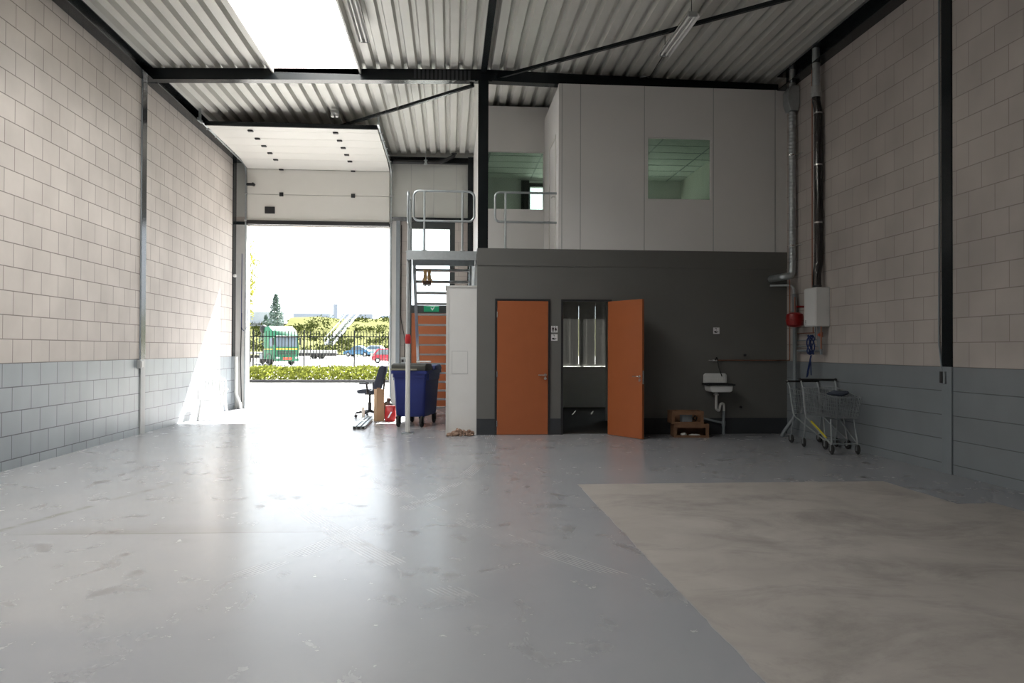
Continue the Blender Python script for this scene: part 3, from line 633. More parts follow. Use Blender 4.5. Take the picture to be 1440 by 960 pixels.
bx = thing('socket_box', 'pale double socket box with dark outlets between gate and stair', 'socket', (-1.14, YE, 1.05))
MB().box(-1.25, -1.05, YE - .05, YE, 1.12, 1.30, .006).build('housing', 'pvc', bx)
for x in (-1.225, -1.135): MB().box(x, x + .06, YE - .056, YE - .05, 1.17, 1.24).build('outlet', 'black', bx)
tag(MB().tube(fillet([(-1.24, YE - .03, 4.7), (-1.25, YE - .03, 2.3), (-1.14, YE - .03, 1.75), (-1.15, YE - .03, 1.3)], .15, 5), .01, 6).build('cable', 'black', smooth=True), 'black cable running down to the double socket', 'cable')
pp = thing('vent_pipe', 'black bent drain pipe under the edge beam', 'pipe', (-.5, 20.1, 6.3))
MB().tube(fillet([(-1.45, 20.1, 6.27), (-.25, 20.1, 6.27), (.10, 20.1, 6.45), (.10, 20.1, 6.52)], .2, 6), .045, 12).cyl((.10, 20.1, 6.49), (.10, 20.1, 6.52), .07).build('bend', 'black', pp, smooth=True)
MB().cyl((-.62, 20.1, 6.2), (-.62, 20.1, 6.55), .008).cyl((-.62, 20.1, 6.215), (-.62, 20.1, 6.325), .052).build('hanger', 'galv', pp)
tw = thing('emergency_lamp', 'small twin emergency lamp on the dark roof deck over the gate', 'lamp', (-2.39, 16.5, 6.3))
MB().box(-2.47, -2.31, 16.46, 16.54, 6.39, 6.46).build('bracket', 'pvc', tw)
for x in (-2.435, -2.345): MB().lathe([(.0, .0), (.036, .01), (.036, .05), (.02, .09)], (x, 16.48, 6.30), 12).build('lamp_head', 'sign', tw, smooth=True)

# ------------------------------------------------------------------ stair and landing
lp = thing('landing', 'galvanised landing on a post at the mezzanine edge', 'landing', (-.13, 14.4, 3.1))
MB().box(-.76, .47, 13.90, 13.91, 3.085, 3.24).box(-.76, .47, 13.91, 13.95, 3.085, 3.095).box(-.76, .47, 13.91, 13.95, 3.23, 3.24).box(-.76, -.75, 13.95, 14.93, 3.085, 3.24).box(-.70, .47, 14.90, 14.93, 3.085, 3.24).build('edge_channel', 'galv', lp)
MB().box(-.75, .48, 13.95, 14.90, 3.215, 3.235).build('deck_plate', 'galv', lp)
MB().cyl((-.735, 14.12, .02), (-.735, 14.12, 3.085), .034, seg=16).build('post', 'galv', lp, smooth=True)
MB().cyl((-.735, 14.12, .03), (-.735, 14.12, 1.62), .042, seg=16).build('painted_sleeve', 'pvcw', lp, smooth=True)
MB().lathe([(.044, 0), (.056, .02), (.056, .10), (.04, .17)], (-.735, 14.12, 1.60), 14).build('red_collar', 'red', lp, smooth=True)
MB().box(-.84, -.63, 14.02, 14.22, 0, .02).build('base_plate', 'galv', lp)
def railing(name, label, pts_loop, posts, base):
    t = thing(name, label, 'railing', base)
    MB().tube(pts_loop[0], .021, 10, closed=pts_loop[1]).build('rail_loop', 'galv', t, smooth=True)
    for p in posts: MB().cyl((p[0], p[1], base[2]), (p[0], p[1], p[2]), .019).cyl((p[0], p[1], base[2]), (p[0], p[1], base[2] + .012), .05).build('post', 'galv', t, smooth=True)
    return t
def loop(a, b, z0, z1, r=.1, n=6):
    """closed rounded frame between plan points a and b"""
    a, b = Vector((a[0], a[1], 0)), Vector((b[0], b[1], 0)); d = (b - a).normalized(); L_ = (b - a).length; out = []
    for cx, cz, a0 in ((L_ - r, z1 - r, 0), (r, z1 - r, 90), (r, z0 + r, 180), (L_ - r, z0 + r, 270)):
        for k in range(n + 1):
            an = R(a0 + 90 * k / n); p = a + d * (cx + r * math.cos(an)); out.append((p.x, p.y, cz + r * math.sin(an)))
    return out
railing('guard_rail', 'galvanised guard rail along the landing front beside black column', (loop((-.64, 13.93), (.43, 13.93), 3.77, 4.30), True), [(-.45, 13.93, 4.29), (.22, 13.93, 4.29)], (-.1, 13.93, 3.24))
railing('guard_rail', 'galvanised guard rail along the landing side above the post, seen edge-on', (loop((-.74, 13.98), (-.74, 14.88), 3.77, 4.30), True), [(-.74, 14.15, 4.29), (-.74, 14.7, 4.29)], (-.74, 14.4, 3.24))
railing('guard_rail', 'galvanised guard rail in front of the office recess window', (fillet([(1.905, 13.93, 4.30), (.80, 13.93, 4.30), (.80, 13.93, 3.775), (1.905, 13.93, 3.775)], .1, 6), False), [(.985, 13.93, 4.29)], (1.3, 13.93, 3.29))
st = thing('steel_stair', 'open galvanised steel stair descending from the landing to the street wall', 'stair', (-.15, 16.5, 0))
NT = 15
for sx in (-.69, .37): MB().prism([(14.93, 3.20), (14.93, 2.92), (18.15, -.0), (18.45, .0), (18.45, .04)], 'X', sx, sx + .05).build('stringer', 'galv', st)
for i in range(NT):
    z = 3.03 - i * .2025; y = 14.97 + i * .212
    MB().box(-.64, .37, y, y + .23, z - .035, z).build('tread', 'galv', st)
gl = thing('work_gloves', 'pair of tan work gloves hanging on the stair tread', 'gloves', (-.42, 14.95, 2.6))
for s, dx in ((1, 0), (-1, .075)):
    x = -.46 + dx
    mb = MB(); mb.ball((x, 14.94, 2.86), .045, .85, .5, 2.0); mb.build('palm', 'glove', gl, smooth=True)
    for k in range(4): MB().tube([(x - .03 + k * .019, 14.935, 2.80), (x - .034 + k * .021, 14.93, 2.71 - .015 * (k in (1, 2)))], [.012, .009], 8).build('finger', 'glove2', gl, smooth=True)
    MB().tube([(x - .035 * s, 14.935, 2.84), (x - .055 * s, 14.93, 2.77)], [.013, .010], 8).build('thumb', 'glove', gl, smooth=True)
    MB().lathe([(.030, 0), (.034, .03), (.034, .08)], (x, 14.95, 2.93), 10).build('cuff', 'glove', gl, smooth=True)
# white meter cupboard
cb = thing('meter_cupboard', 'tall white plasterboard meter cupboard below the stair', 'cupboard', (.21, 14.2, 0))
MB().box(-.055, .482, 13.90, 14.75, 0, 2.62).build('body', 'plaster', cb)
MB().box(-.075, .482, 13.885, 14.77, 2.60, 2.63).build('top_edge', 'pvcw', cb)
MB().box(-.058, -.01, 13.892, 13.9, 0, 2.60).build('corner_strip', 'pvcw', cb)
mb = MB(); x0, x1, z0, z1 = .045, .32, 1.07, 1.47
mb.box(x0, x0 + .008, 13.895, 13.9, z0, z1).box(x1, x1 + .008, 13.895, 13.9, z0, z1).box(x0, x1, 13.895, 13.9, z0, z0 + .008).box(x0, x1, 13.895, 13.9, z1, z1 + .008)
ht = mb.build('hatch_edge', 'pvc', cb); MB().box(x0 + .008, x1, 13.896, 13.9, z0 + .008, z1).build('hatch', 'plaster', cb)
mb = MB()
for i in range(170):
    a = random.random(); x = -.02 + a * .44; hgt = .085 * max(0, 1 - ((x - .23) / .25) ** 2); y = 13.86 - random.random() * .22; z = random.random() * hgt * max(0.1, 1 - abs(y - 13.8) / .24)
    s = random.choice((.008, .012, .02, .034)) * random.uniform(.7, 1.2); mb.box(-s, s, -s * .7, s * .7, -s * .5, s * .5, 0, Matrix.Translation((x, y, z + s * .5)) @ Matrix.Rotation(random.random() * 6, 4, (random.random(), random.random(), 1)))
tag(mb.build('rubble_heap', 'rubble'), 'small heap of broken rubble at the foot of the white cupboard', 'rubble', kind='stuff')

# ------------------------------------------------------------------ signs
def sign(x, z, label, kind):
    s = tag(MB().box(x, x + .115, YW - .006, YW - .0005, z, z + .115, .002).build('wall_sign', 'sign'), label, 'sign')
    yb, yf = YW - .0075, YW - .006
    if kind == 'wc':
        for cx, fem in ((x + .033, 0), (x + .083, 1)):
            mb = MB(); c = [(cx + .009 * math.cos(a), z + .098 + .009 * math.sin(a)) for a in (R(k * 30) for k in range(12))]; mb.prism(c, 'Y', yb, yf)
            if fem: mb.prism([(cx - .008, z + .086), (cx + .008, z + .086), (cx + .02, z + .036), (cx - .02, z + .036)], 'Y', yb, yf).box(cx - .009, cx - .002, yb, yf, z + .012, z + .036).box(cx + .002, cx + .009, yb, yf, z + .012, z + .036)
            else: mb.box(cx - .017, cx + .017, yb, yf, z + .05, z + .086).box(cx - .012, cx - .001, yb, yf, z + .012, z + .05).box(cx + .001, cx + .012, yb, yf, z + .012, z + .05)
            mb.build('figure_pictogram', 'ink', s)
        MB().box(x + .056, x + .059, yb, yf, z + .012, z + .1).build('divider', 'ink', s)
    else:
        MB().prism([(x + .015, z + .035), (x + .025, z + .022), (x + .055, z + .018), (x + .085, z + .03), (x + .10, z + .036), (x + .09, z + .042), (x + .06, z + .040), (x + .045, z + .05), (x + .02, z + .05)], 'Y', yb, yf).build('hand_pictogram', 'ink', s)
        MB().box(x + .052, x + .060, yb, yf, z + .085, z + .102).box(x + .035, x + .06, yb, yf, z + .096, z + .104).box(x + .054, x + .058, yb, yf, z + .058, z + .075).build('tap_pictogram', 'ink', s)
    return s
sign(1.80, 1.81, 'white toilet sign with two figures between the orange doors', 'wc')
sign(1.80, 1.663, 'white hand-washing sign under the toilet sign', 'hand')
sign(4.745, 1.80, 'white hand-washing sign on the grey wall above the sink', 'hand')

# ------------------------------------------------------------------ sink corner
sn = thing('wash_sink', 'white enamel utility sink with ribbed splashback and dark rim', 'sink', (4.75, 13.7, .7))
mb = MB(); mb.prism([(4.555, .92), (4.985, .92), (4.985, 1.06), (4.955, 1.09), (4.585, 1.09), (4.555, 1.06)], 'Y', 13.80, 13.828, .006); mb.build('splashback', 'ceramic', sn)
for i in range(9): MB().box(4.595 + i * .043, 4.615 + i * .043, 13.792, 13.802, .935, 1.07, .003).build('splash_rib', 'ceramic', sn)
bz = MB()
bz.prism([(4.565, .885), (4.985, .885), (4.972, .79), (4.94, .765), (4.61, .765), (4.578, .79)], 'Y', 13.47, 13.81, .02); bz.build('basin', 'ceramic', sn)
MB().box(4.53, 5.01, 13.44, 13.47, .885, .91).box(4.53, 5.01, 13.80, 13.825, .885, .915).box(4.53, 4.56, 13.47, 13.80, .885, .91).box(4.98, 5.01, 13.47, 13.80, .885, .91).build('rim', 'black', sn)
MB().lathe([(.045, 0), (.045, .02), (.025, .03), (.025, .06)], (4.74, 13.66, .705), 12).build('drain', 'pvcw', sn, smooth=True)
tp = thing('wall_tap', 'wall tap with swan neck over the enamel sink', 'tap', (4.77, 13.8, 1.3))
MB().cyl((4.72, 13.835, 1.32), (4.72, 13.77, 1.32), .02).cyl((4.72, 13.79, 1.32), (4.80, 13.79, 1.32), .016).build('body', 'chrome', tp, smooth=True)
MB().cyl((4.66, 13.79, 1.32), (4.72, 13.79, 1.32), .008).ball((4.655, 13.79, 1.32), .016).build('knob', 'chrome', tp)
MB().tube(fillet([(4.78, 13.79, 1.32), (4.78, 13.78, 1.375), (4.785, 13.74, 1.37), (4.80, 13.70, 1.20), (4.83, 13.62, 1.04)], .03, 4), .009, 8).build('spout', 'steel', tp, smooth=True)
tag(MB().cyl((4.80, 13.81, 1.325), (6.02, 13.81, 1.325), .010).build('water_pipe', 'copper', smooth=True), 'copper water pipe running along the grey wall to the tap', 'pipe')
tag(MB().tube(fillet([(4.74, 13.66, .705), (4.74, 13.66, .45), (4.80, 13.68, .42), (4.83, 13.70, .55), (4.90, 13.72, .55), (4.905, 13.73, .42)], .05, 5), .024, 10).build('sink_trap', 'pvcw', smooth=True), 'white S-shaped trap below the enamel sink', 'pipe')
dp = thing('drain_pipe', 'grey drain pipe from the sink trap into the floor', 'pipe', (4.9, 13.75, 0))
MB().cyl((4.905, 13.74, 0), (4.905, 13.74, .44), .026).build('riser', 'greypipe', dp, smooth=True)
MB().lathe([(.03, 0), (.036, .02), (.036, .08), (.03, .1)], (4.905, 13.74, .14), 12).build('coupling', 'greypipe', dp, smooth=True)
MB().cyl((4.905, 13.76, .20), (4.32, 13.78, .33), .02).build('branch', 'greypipe', dp, smooth=True)
for x, z in ((5.33, 1.42), (5.25, .48)): tag(MB().cyl((x, YW, z), (x, YW - .03, z), .022).cyl((x, YW - .03, z), (x, YW - .055, z), .012).build('wall_plug', 'black', smooth=True), 'small dark pipe stub on the grey wall %s' % ('above the copper pipe' if z > 1 else 'near the skirting beside the sink drain'), 'pipe stub')
def crate(name, label, x, y, z, wx, wy, hz, rz):
    t = thing(name, label, 'crate', (x, y, z), rz)
    for i in range(2): MB().box(-wx / 2, wx / 2, -wy / 2 + (wy - .016) * i, -wy / 2 + (wy - .016) * i + .016, hz * (.72 if i == 0 else 0), hz).build('side_slat', 'wood', t, local=True)
    MB().box(-wx / 2, wx / 2, -wy / 2, -wy / 2 + .016, 0, hz * .16).build('side_slat', 'wood', t, local=True)
    for s in (-1, 1): MB().box(s * (wx / 2 - .009) - .009, s * (wx / 2 - .009) + .009, -wy / 2 + .016, wy / 2 - .016, 0, hz).build('end_board', 'wood', t, local=True)
    MB().box(-wx / 2 + .018, wx / 2 - .018, -wy / 2 + .016, wy / 2 - .016, 0, .012).build('bottom_board', 'wood', t, local=True)
    for s in (-1, 1): MB().box(s * (wx / 2 - .035) - .017, s * (wx / 2 - .035) + .017, -wy / 2 + .016, -wy / 2 + .036, .012, hz).build('corner_post', 'wood', t, local=True)
    return t
crate('wooden_crate', 'brown wooden crate standing on the floor with white papers inside', 4.18, 13.42, 0, .60, .36, .235, R(-6))
crate('wooden_crate', 'brown wooden crate stacked on top of the crate with white papers', 4.11, 13.43, .237, .55, .36, .215, R(-3))
for nm, lb, px, py, pz, s in (('paper_wad', 'crumpled white paper wad in the lower crate', 4.06, 13.36, .045, (.055, .05, .03)), ('paper_sheet', 'flat white folded paper in the lower crate next to the wad', 4.24, 13.34, .035, (.10, .06, .018))):
    mb = MB(); mb.ball((px, py, pz), 1, *s)
    for v in mb.bm.verts: v.co += Vector([noise.noise(v.co * 23 + Vector((k * 7, 0, 0))) * .012 for k in range(3)])
    tag(mb.build(nm, 'paper'), lb, 'paper')
mb = MB().box(4.02, 4.20, 13.32, 13.48, .252, .40, .01)
tag(mb.build('grey_carton', 'greypipe'), 'dark grey carton inside the upper wooden crate', 'carton')
tag(MB().tube([(4.28, 13.40, .27), (4.30, 13.38, .33), (4.26, 13.36, .37), (4.23, 13.40, .32), (4.27, 13.43, .29)], .012, 6).build('cable_coil', 'black', smooth=True), 'short dark cable coil in the upper wooden crate', 'cable')

# ------------------------------------------------------------------ boiler corner
bo = thing('boiler', 'white wall-hung boiler on the dim block wall', 'boiler', (6.0, 12.4, 1.9))
MB().box(5.885, XR, 12.22, 12.63, 1.895, 2.53, .012).build('casing', 'ceramic', bo)
MB().box(5.87, 5.887, 12.235, 12.615, 1.91, 2.515, .006).build('front_cover', 'ceramic', bo)
for z in (1.945, 1.97, 1.995): MB().cyl((5.87, 12.55, z), (5.864, 12.55, z), .008, seg=8).build('control_button', 'black', bo)
MB().cyl((5.99, 12.40, 2.53), (5.99, 12.40, 2.57), .075, seg=18).build('flue_collar', 'black', bo, smooth=True)
fl = thing('flue_pipe', 'dark glossy flue pipe rising from the boiler to the roof', 'flue', (5.99, 12.4, 2.57))
MB().tube(fillet([(5.99, 12.40, 2.565), (5.99, 12.40, 2.78), (6.025, 12.42, 2.92), (6.025, 12.42, 5.42), (5.985, 12.42, 5.60), (5.985, 12.42, 5.66)], .08, 5), .066, 16).build('pipe', 'blackgloss' if 'blackgloss' in M else 'black', fl, smooth=True)
for z in (3.6, 4.55, 5.40): MB().cyl((6.025, 12.42, z - .012), (6.025, 12.42, z + .012), .071, seg=18).box(6.03, XR, 12.41, 12.43, z - .008, z + .008).build('clamp', 'chrome', fl)
MB().cyl((5.985, 12.42, 5.66), (5.985, 12.42, 5.84), .076, seg=18).cyl((5.985, 12.42, 5.72), (5.985, 12.42, 5.75), .083, seg=18).build('coupling', 'pvc', fl, smooth=True)
MB().cyl((5.985, 12.42, 5.84), (5.985, 12.42, 6.60), .062, seg=18).build('roof_sleeve', 'galv', fl, smooth=True)
du = thing('spiral_duct', 'silver spiral ventilation duct beside the office wall', 'duct', (6.02, 13.4, 3))
prof = []; z = 3.0
while z < 5.72: prof += [(.058, z), (.062, z + .006), (.058, z + .012)]; z += .06
MB().lathe(prof, (6.02, 13.40, 0), 18).build('pipe', 'galv', du, smooth=True)
MB().tube(fillet([(6.02, 13.40, 3.02), (6.02, 13.40, 2.83), (5.86, 13.42, 2.80), (5.82, 13.7, 2.80), (5.82, 13.84, 2.80)], .12, 6), .062, 16).build('elbow', 'galv', du, smooth=True)
for z in (3.35, 4.95): MB().cyl((6.02, 13.40, z - .012), (6.02, 13.40, z + .012), .066, seg=18).cyl((6.05, 13.40, z), (XR, 13.2, z), .006).build('clamp', 'chrome', du)
MB().prism([(5.95, 5.72), (6.09, 5.72), (6.11, 5.86), (6.11, 6.16), (5.97, 6.16), (5.90, 6.06), (5.90, 5.86)], 'Y', 13.30, 13.52, .01).build('damper_box', 'galv', du)
MB().cyl((6.03, 13.41, 6.16), (6.03, 13.41, 6.62), .06, seg=16).build('roof_sleeve', 'galv', du, smooth=True)
tag(MB().tube([(6.06, 12.72, 2.35), (6.06, 12.72, 6.3)], .010, 8).build('gas_pipe', 'copper', smooth=True), 'thin reddish pipe running up the wall beside the flue', 'pipe')
ev = thing('expansion_vessel', 'red pressure vessel beside the boiler', 'vessel', (5.895, 13.02, 1.90))
MB().lathe([(.02, 0), (.10, .008), (.138, .04), (.145, .09), (.145, .10), (.149, .105), (.149, .125), (.145, .13), (.145, .18), (.135, .225), (.09, .25), (.02, .258)], (5.895, 13.02, 1.90), 28).build('tank', 'darkred', ev, smooth=True)
MB().cyl((5.895, 13.02, 2.15), (5.895, 13.02, 2.42), .011).build('stub', 'copper', ev, smooth=True)
tag(MB().box(5.90, 6.115, 12.95, 12.98, 2.235, 2.27, .006).build('vessel_bracket', 'darkred'), 'red steel bracket above the pressure vessel', 'bracket')
tag(MB().tube(fillet([(5.93, 13.30, 2.74), (5.93, 13.30, 1.335), (5.93, 13.81, 1.325)], .02, 3), .011, 8).build('water_pipe', 'copper', smooth=True), 'upright copper pipe behind the red vessel', 'pipe')
tag(MB().tube(fillet([(5.70, 13.60, 2.66), (6.02, 13.45, 2.66), (6.05, 13.40, 2.60), (6.05, 13.40, 1.55)], .05, 4), .022, 10).build('duct_pipe', 'galv', smooth=True), 'bright steel pipe turning down under the spiral duct', 'pipe')
tag(MB().tube(fillet([(6.03, 13.34, 2.5), (6.03, 13.30, .36), (5.83, 13.34, .06), (5.81, 13.34, 0)], .1, 5), .034, 12).build('waste_pipe', 'greypipe', smooth=True), 'grey waste pipe kinked outwards at the floor behind the trolleys', 'pipe')
for k, (z, lab) in enumerate(((1.80, 'uppermost thin pipe under the boiler bending towards the grey pipe'), (1.68, 'second thin pipe below the boiler bending towards the grey pipe'), (1.58, 'third thin pipe below the boiler bending towards the grey pipe'), (1.50, 'thick lowest pipe below the boiler joining the grey pipe'))):
    y = 12.56 - k * .08
    tag(MB().tube(fillet([(6.0, y, 1.895), (6.0, y, z), (6.06, y + .05, z), (6.06, 13.28, z)], .04, 4), (.010, .010, .010, .02)[k], 8).build('boiler_pipe', 'copper' if k == 0 else 'greypipe', smooth=True), lab, 'pipe')
vl = thing('boiler_valve', 'orange brass valve below the boiler', 'valve', (6.0, 12.28, 1.7))
MB().cyl((6.0, 12.28, 1.895), (6.0, 12.28, 1.52), .013).cyl((6.0, 12.28, 1.72), (6.0, 12.28, 1.80), .03).build('body', 'copper', vl, smooth=True)
MB().cyl((5.95, 12.28, 1.76), (6.0, 12.28, 1.76), .02).build('knob', 'plate', vl, smooth=True)
MB().cyl((6.0, 12.28, 1.44), (6.0, 12.28, 1.53), .022).build('funnel', 'greypipe', vl, smooth=True)
hs = []
for i in range(150):
    a = i * .42; hs.append((5.92 + .045 * math.sin(i * .7), 12.48 + .055 * math.cos(a) + .01 * math.sin(i), 1.60 + .15 * math.sin(a) + .01 * math.cos(i * 1.3)))
hs += [(5.92, 12.46, 1.42), (5.92, 12.52, 1.25), (5.92, 12.58, 1.10), (5.92, 12.62, 1.06), (5.92, 12.60, 1.16), (5.92, 12.52, 1.33), (5.92, 12.48, 1.42), (5.92, 12.47, 1.20), (5.92, 12.46, 1.10)]
tag(MB().tube(hs, .009, 6).build('garden_hose', 'hose', smooth=True), 'coiled blue hose hanging under the boiler', 'hose')
sw = thing('wall_switch', 'small dark switch box at the end of the wall cable', 'switch', (6.1, 9.3, 1.1))
MB().box(XR - .045, XR, 9.215, 9.30, 1.10, 1.25, .006).build('housing', 'greypipe', sw); MB().box(XR - .055, XR - .045, 9.25, 9.30, 1.11, 1.25).build('cover', 'black', sw)
tag(MB().tube([(XR - .02, 9.35, 6.3), (XR - .02, 9.35, 3.4), (XR - .02, 9.365, 1.6), (XR - .02, 9.30, 1.25)], .012, 8).build('conduit', 'greypipe', smooth=True), 'thin conduit beside the black column down to the dim wall switch', 'conduit')
tag(MB().cyl((XL + .02, 14.17, 1.3), (XL + .02, 14.17, 6.22), .012).build('conduit', 'greypipe', smooth=True), 'thin conduit beside the black column on the sunlit block wall', 'conduit')
jb = thing('junction_box', 'grey junction box at the foot of the conduit on the sunlit wall', 'box', (XL + .03, 14.17, 1.2))
MB().box(XL, XL + .07, 14.08, 14.22, 1.15, 1.30, .01).build('housing', 'pvc', jb); MB().box(XL + .07, XL + .08, 14.10, 14.20, 1.17, 1.28, .004).build('cover', 'pvcw', jb)

# ------------------------------------------------------------------ lamps under the deck
def trough(name, label, x, y0, y1, z, wd):
    t = thing(name, label, 'lamp', (x, (y0 + y1) / 2, z))
    MB().prism([(x - wd / 2, z), (x - wd * .3, z + .07), (x + wd * .3, z + .07), (x + wd / 2, z), (x + wd / 2 - .006, z), (x + wd * .28, z + .062), (x - wd * .28, z + .062), (x - wd / 2 + .006, z)], 'Y', y0, y1).build('reflector', 'white', t)
    for s in (-1, 1): MB().cyl((x + s * wd * .2, y0 + .03, z + .02), (x + s * wd * .2, y1 - .03, z + .02), .019, seg=12).build('lamp_tube', 'tube', t, smooth=True)
    MB().box(x - wd * .32, x + wd * .32, y0 - .004, y0 + .012, z, z + .07).box(x - wd * .32, x + wd * .32, y1 - .012, y1 + .004, z, z + .07).build('end_cap', 'pvc', t)
    return t
lt = trough('strip_lamp', 'white twin-tube strip lamp hanging under the dim roof deck', 3.40, 10.78, 12.30, 6.20, .20)
MB().cyl((3.40, 10.85, 6.27), (3.40, 10.85, 6.5), .006).cyl((3.40, 12.22, 6.27), (3.40, 12.22, 6.5), .006).build('suspension', 'black', lt)
lt = trough('strip_lamp', 'white twin-tube strip lamp under the deck beside the rooflight', -1.36, 9.9, 12.5, 6.33, .17)
MB().cyl((-1.36, 10.2, 6.4), (-1.36, 10.2, 6.52), .006).cyl((-1.36, 12.2, 6.4), (-1.36, 12.2, 6.52), .006).build('suspension', 'black', lt)
tag(MB().tube([(3.41, 12.30, 6.25), (3.42, 13.2, 6.20), (3.50, 14.17, 6.50)], .008, 6).build('lamp_cable', 'black', smooth=True), 'sagging black cable from the hanging lamp to the beam clamp', 'cable')
tag(MB().box(3.47, 3.57, 14.12, 14.2, 6.50, 6.535).cyl((3.52, 14.15, 6.535), (3.52, 14.15, 6.58), .03).build('beam_clamp', 'galv'), 'small steel clamp on top of the main beam', 'clamp')

# ------------------------------------------------------------------ wheeled bin
bn = thing('wheeled_bin', 'dark blue four-wheeled waste bin with grey lid behind the landing post', 'bin', (-.64, 15.78, 0), -R(12.5))
L_, W_ = 1.22, .70
def ringbox(mb, lv):
    rings = []
    for z, lx, ly, rr in lv:
        ring = []
        for cx, cyy, a0 in ((lx - rr, ly - rr, 0), (-lx + rr, ly - rr, 90), (-lx + rr, -ly + rr, 180), (lx - rr, -ly + rr, 270)):
            for k in range(5): a = R(a0 + k * 22.5); ring.append(mb.bm.verts.new((cx + rr * math.cos(a), cyy + rr * math.sin(a), z)))
        rings.append(ring)
    n = len(rings[0])
    for A, B in zip(rings, rings[1:]):
        for k in range(n): mb.bm.faces.new((A[k], A[(k + 1) % n], B[(k + 1) % n], B[k]))
    mb.bm.faces.new(rings[0][::-1]); mb.bm.faces.new(rings[-1]); return mb
ringbox(MB(), [(.20, .27, .48, .06), (.23, .285, .505, .06), (.96, .32, .58, .05), (.96, .335, .60, .05), (1.03, .335, .60, .05), (1.03, .36, .62, .04), (1.09, .36, .62, .04)]).build('body', 'navy', bn, local=True, smooth=True)
for s in (-1, 1): MB().box(s * .335 - .02, s * .335 + .02, -.45, .45, .90, 1.03, .01).build('side_rib', 'navy', bn, local=True)
for x, y in ((-.23, -.50), (.23, -.50), (-.23, .50), (.23, .50)):
    cs = MB().box(x - .045, x + .045, y - .05, y + .05, .175, .205).box(x - .04, x - .03, y - .035, y + .035, .08, .18).box(x + .03, x + .04, y - .035, y + .035, .08, .18).build('caster', 'steel', bn, local=True)
    MB().lathe([(.03, -.024), (.098, -.024), (.108, -.012), (.108, .012), (.098, .024), (.03, .024)], (x, y, .109), 20, 'X').build('wheel', 'rubber', cs, local=True, smooth=True)
MB().prism([(-.62, 1.09), (-.62, 1.20), (-.50, 1.235), (-.12, 1.215), (-.02, 1.09)], 'X', -.35, .33, .02).build('front_lid', 'lid', bn, local=True, smooth=True)
MB().prism([(.0, 1.09), (.05, 1.18), (.5, 1.20), (.62, 1.16), (.62, 1.09)], 'X', -.34, .36, .02).build('rear_lid', 'navy', bn, local=True, smooth=True)
tag(MB().box(-.64, -.36, 15.35, 15.75, 1.245, 1.275, .008).build('carton_sheet', 'paper'), 'pale sheet of board lying on the bin lid', 'sheet')
mb = MB().box(-1.14, -.55, 15.1, 15.14, 1.10, 1.16, .008)
tag(MB().prism([(-1.12, 1.10), (-.62, 1.10), (-.62, 1.13), (-1.12, 1.135)], 'Y', 15.11, 15.135, .004).build('bin_label_strip', 'lidrim'), 'beige strip along the front edge of the grey bin lid', 'strip')

# ------------------------------------------------------------------ office chair, carton, bag, profiles, garden chair
oc_ = thing('office_chair', 'dark swivel office chair with armrests near the open gate', 'chair', (-1.74, 17.5, 0), R(-8))
mb = ringbox(MB(), [(.53, .21, .21, .08), (.55, .25, .24, .09), (.60, .25, .24, .09), (.615, .22, .21, .08)]); mb.build('seat', 'fabric', oc_, local=True, smooth=True)
mb = ringbox(MB(), [(-.27, .03, .19, .02), (-.24, .045, .22, .03), (.22, .045, .21, .03), (.27, .03, .17, .02)])
for v in mb.bm.verts: v.co.x += .05 * (v.co.y / .2) ** 2 * -.6
bmesh.ops.transform(mb.bm, matrix=Matrix.Translation((.27, 0, .86)) @ Matrix.Rotation(R(17), 4, 'Y') @ Matrix.Diagonal((1.3, 1, 1.05, 1)), verts=mb.bm.verts); mb.build('backrest', 'fabric', oc_, local=True, smooth=True)
MB().tube(fillet([(.08, 0, .52), (.30, 0, .52), (.33, 0, .85)], .08, 5), .022, 8).build('back_bracket', 'black', oc_, local=True, smooth=True)
for s in (-1, 1):
    a = MB().tube(fillet([(.02, s * .20, .53), (.02, s * .29, .54), (.0, s * .29, .74)], .05, 4), .022, 8).build('arm_support', 'black', oc_, local=True, smooth=True)
    MB().box(-.17, .13, s * .29 - .04, s * .29 + .04, .735, .77, .014).build('armrest', 'black', oc_, local=True, smooth=True)
MB().cyl((0, 0, .16), (0, 0, .53), .028).cyl((0, 0, .16), (0, 0, .33), .04).box(-.1, .1, -.09, .09, .50, .535, .01).build('gas_lift', 'black', oc_, local=True, smooth=True)
for k in range(5):
    a = R(72 * k + 187); ca, sa = math.cos(a), math.sin(a)
    lg = MB().tube([(0, 0, .15), (.30 * ca, .30 * sa, .10)], [.035, .02], 8).build('base_leg', 'black', oc_, local=True, smooth=True)
    MB().cyl((.30 * ca - .02 * sa, .30 * sa + .02 * ca, .032), (.30 * ca + .02 * sa, .30 * sa - .02 * ca, .032), .032).cyl((.30 * ca, .30 * sa, .03), (.30 * ca, .30 * sa, .1), .012).build('caster', 'black', lg, local=True, smooth=True)
cx = thing('tall_carton', 'tall narrow brown cardboard box standing between chair and blue bin', 'box', (-1.46, 16.62, 0), R(28))
MB().box(-.085, .085, -.075, .075, 0, .665, .003).build('body', 'card', cx, local=True)
MB().box(-.085, .0, -.078, -.073, .665, .70, 0).build('flap', 'card', cx, local=True)
rb = thing('red_bag', 'crumpled red plastic bag beside the tall carton', 'bag', (-1.225, 16.60, 0))
mb = ringbox(MB(), [(0, .10, .10, .03), (.05, .115, .11, .04), (.2, .105, .10, .04), (.28, .095, .06, .03), (.32, .09, .03, .015)]); bmesh.ops.subdivide_edges(mb.bm, edges=mb.bm.edges[:], cuts=1)
for v in mb.bm.verts: v.co += Vector((noise.noise(v.co * 14), noise.noise(v.co * 14 + Vector((5, 0, 0))), 0)) * .02
mb.build('bag', 'red', rb, local=True, smooth=True)
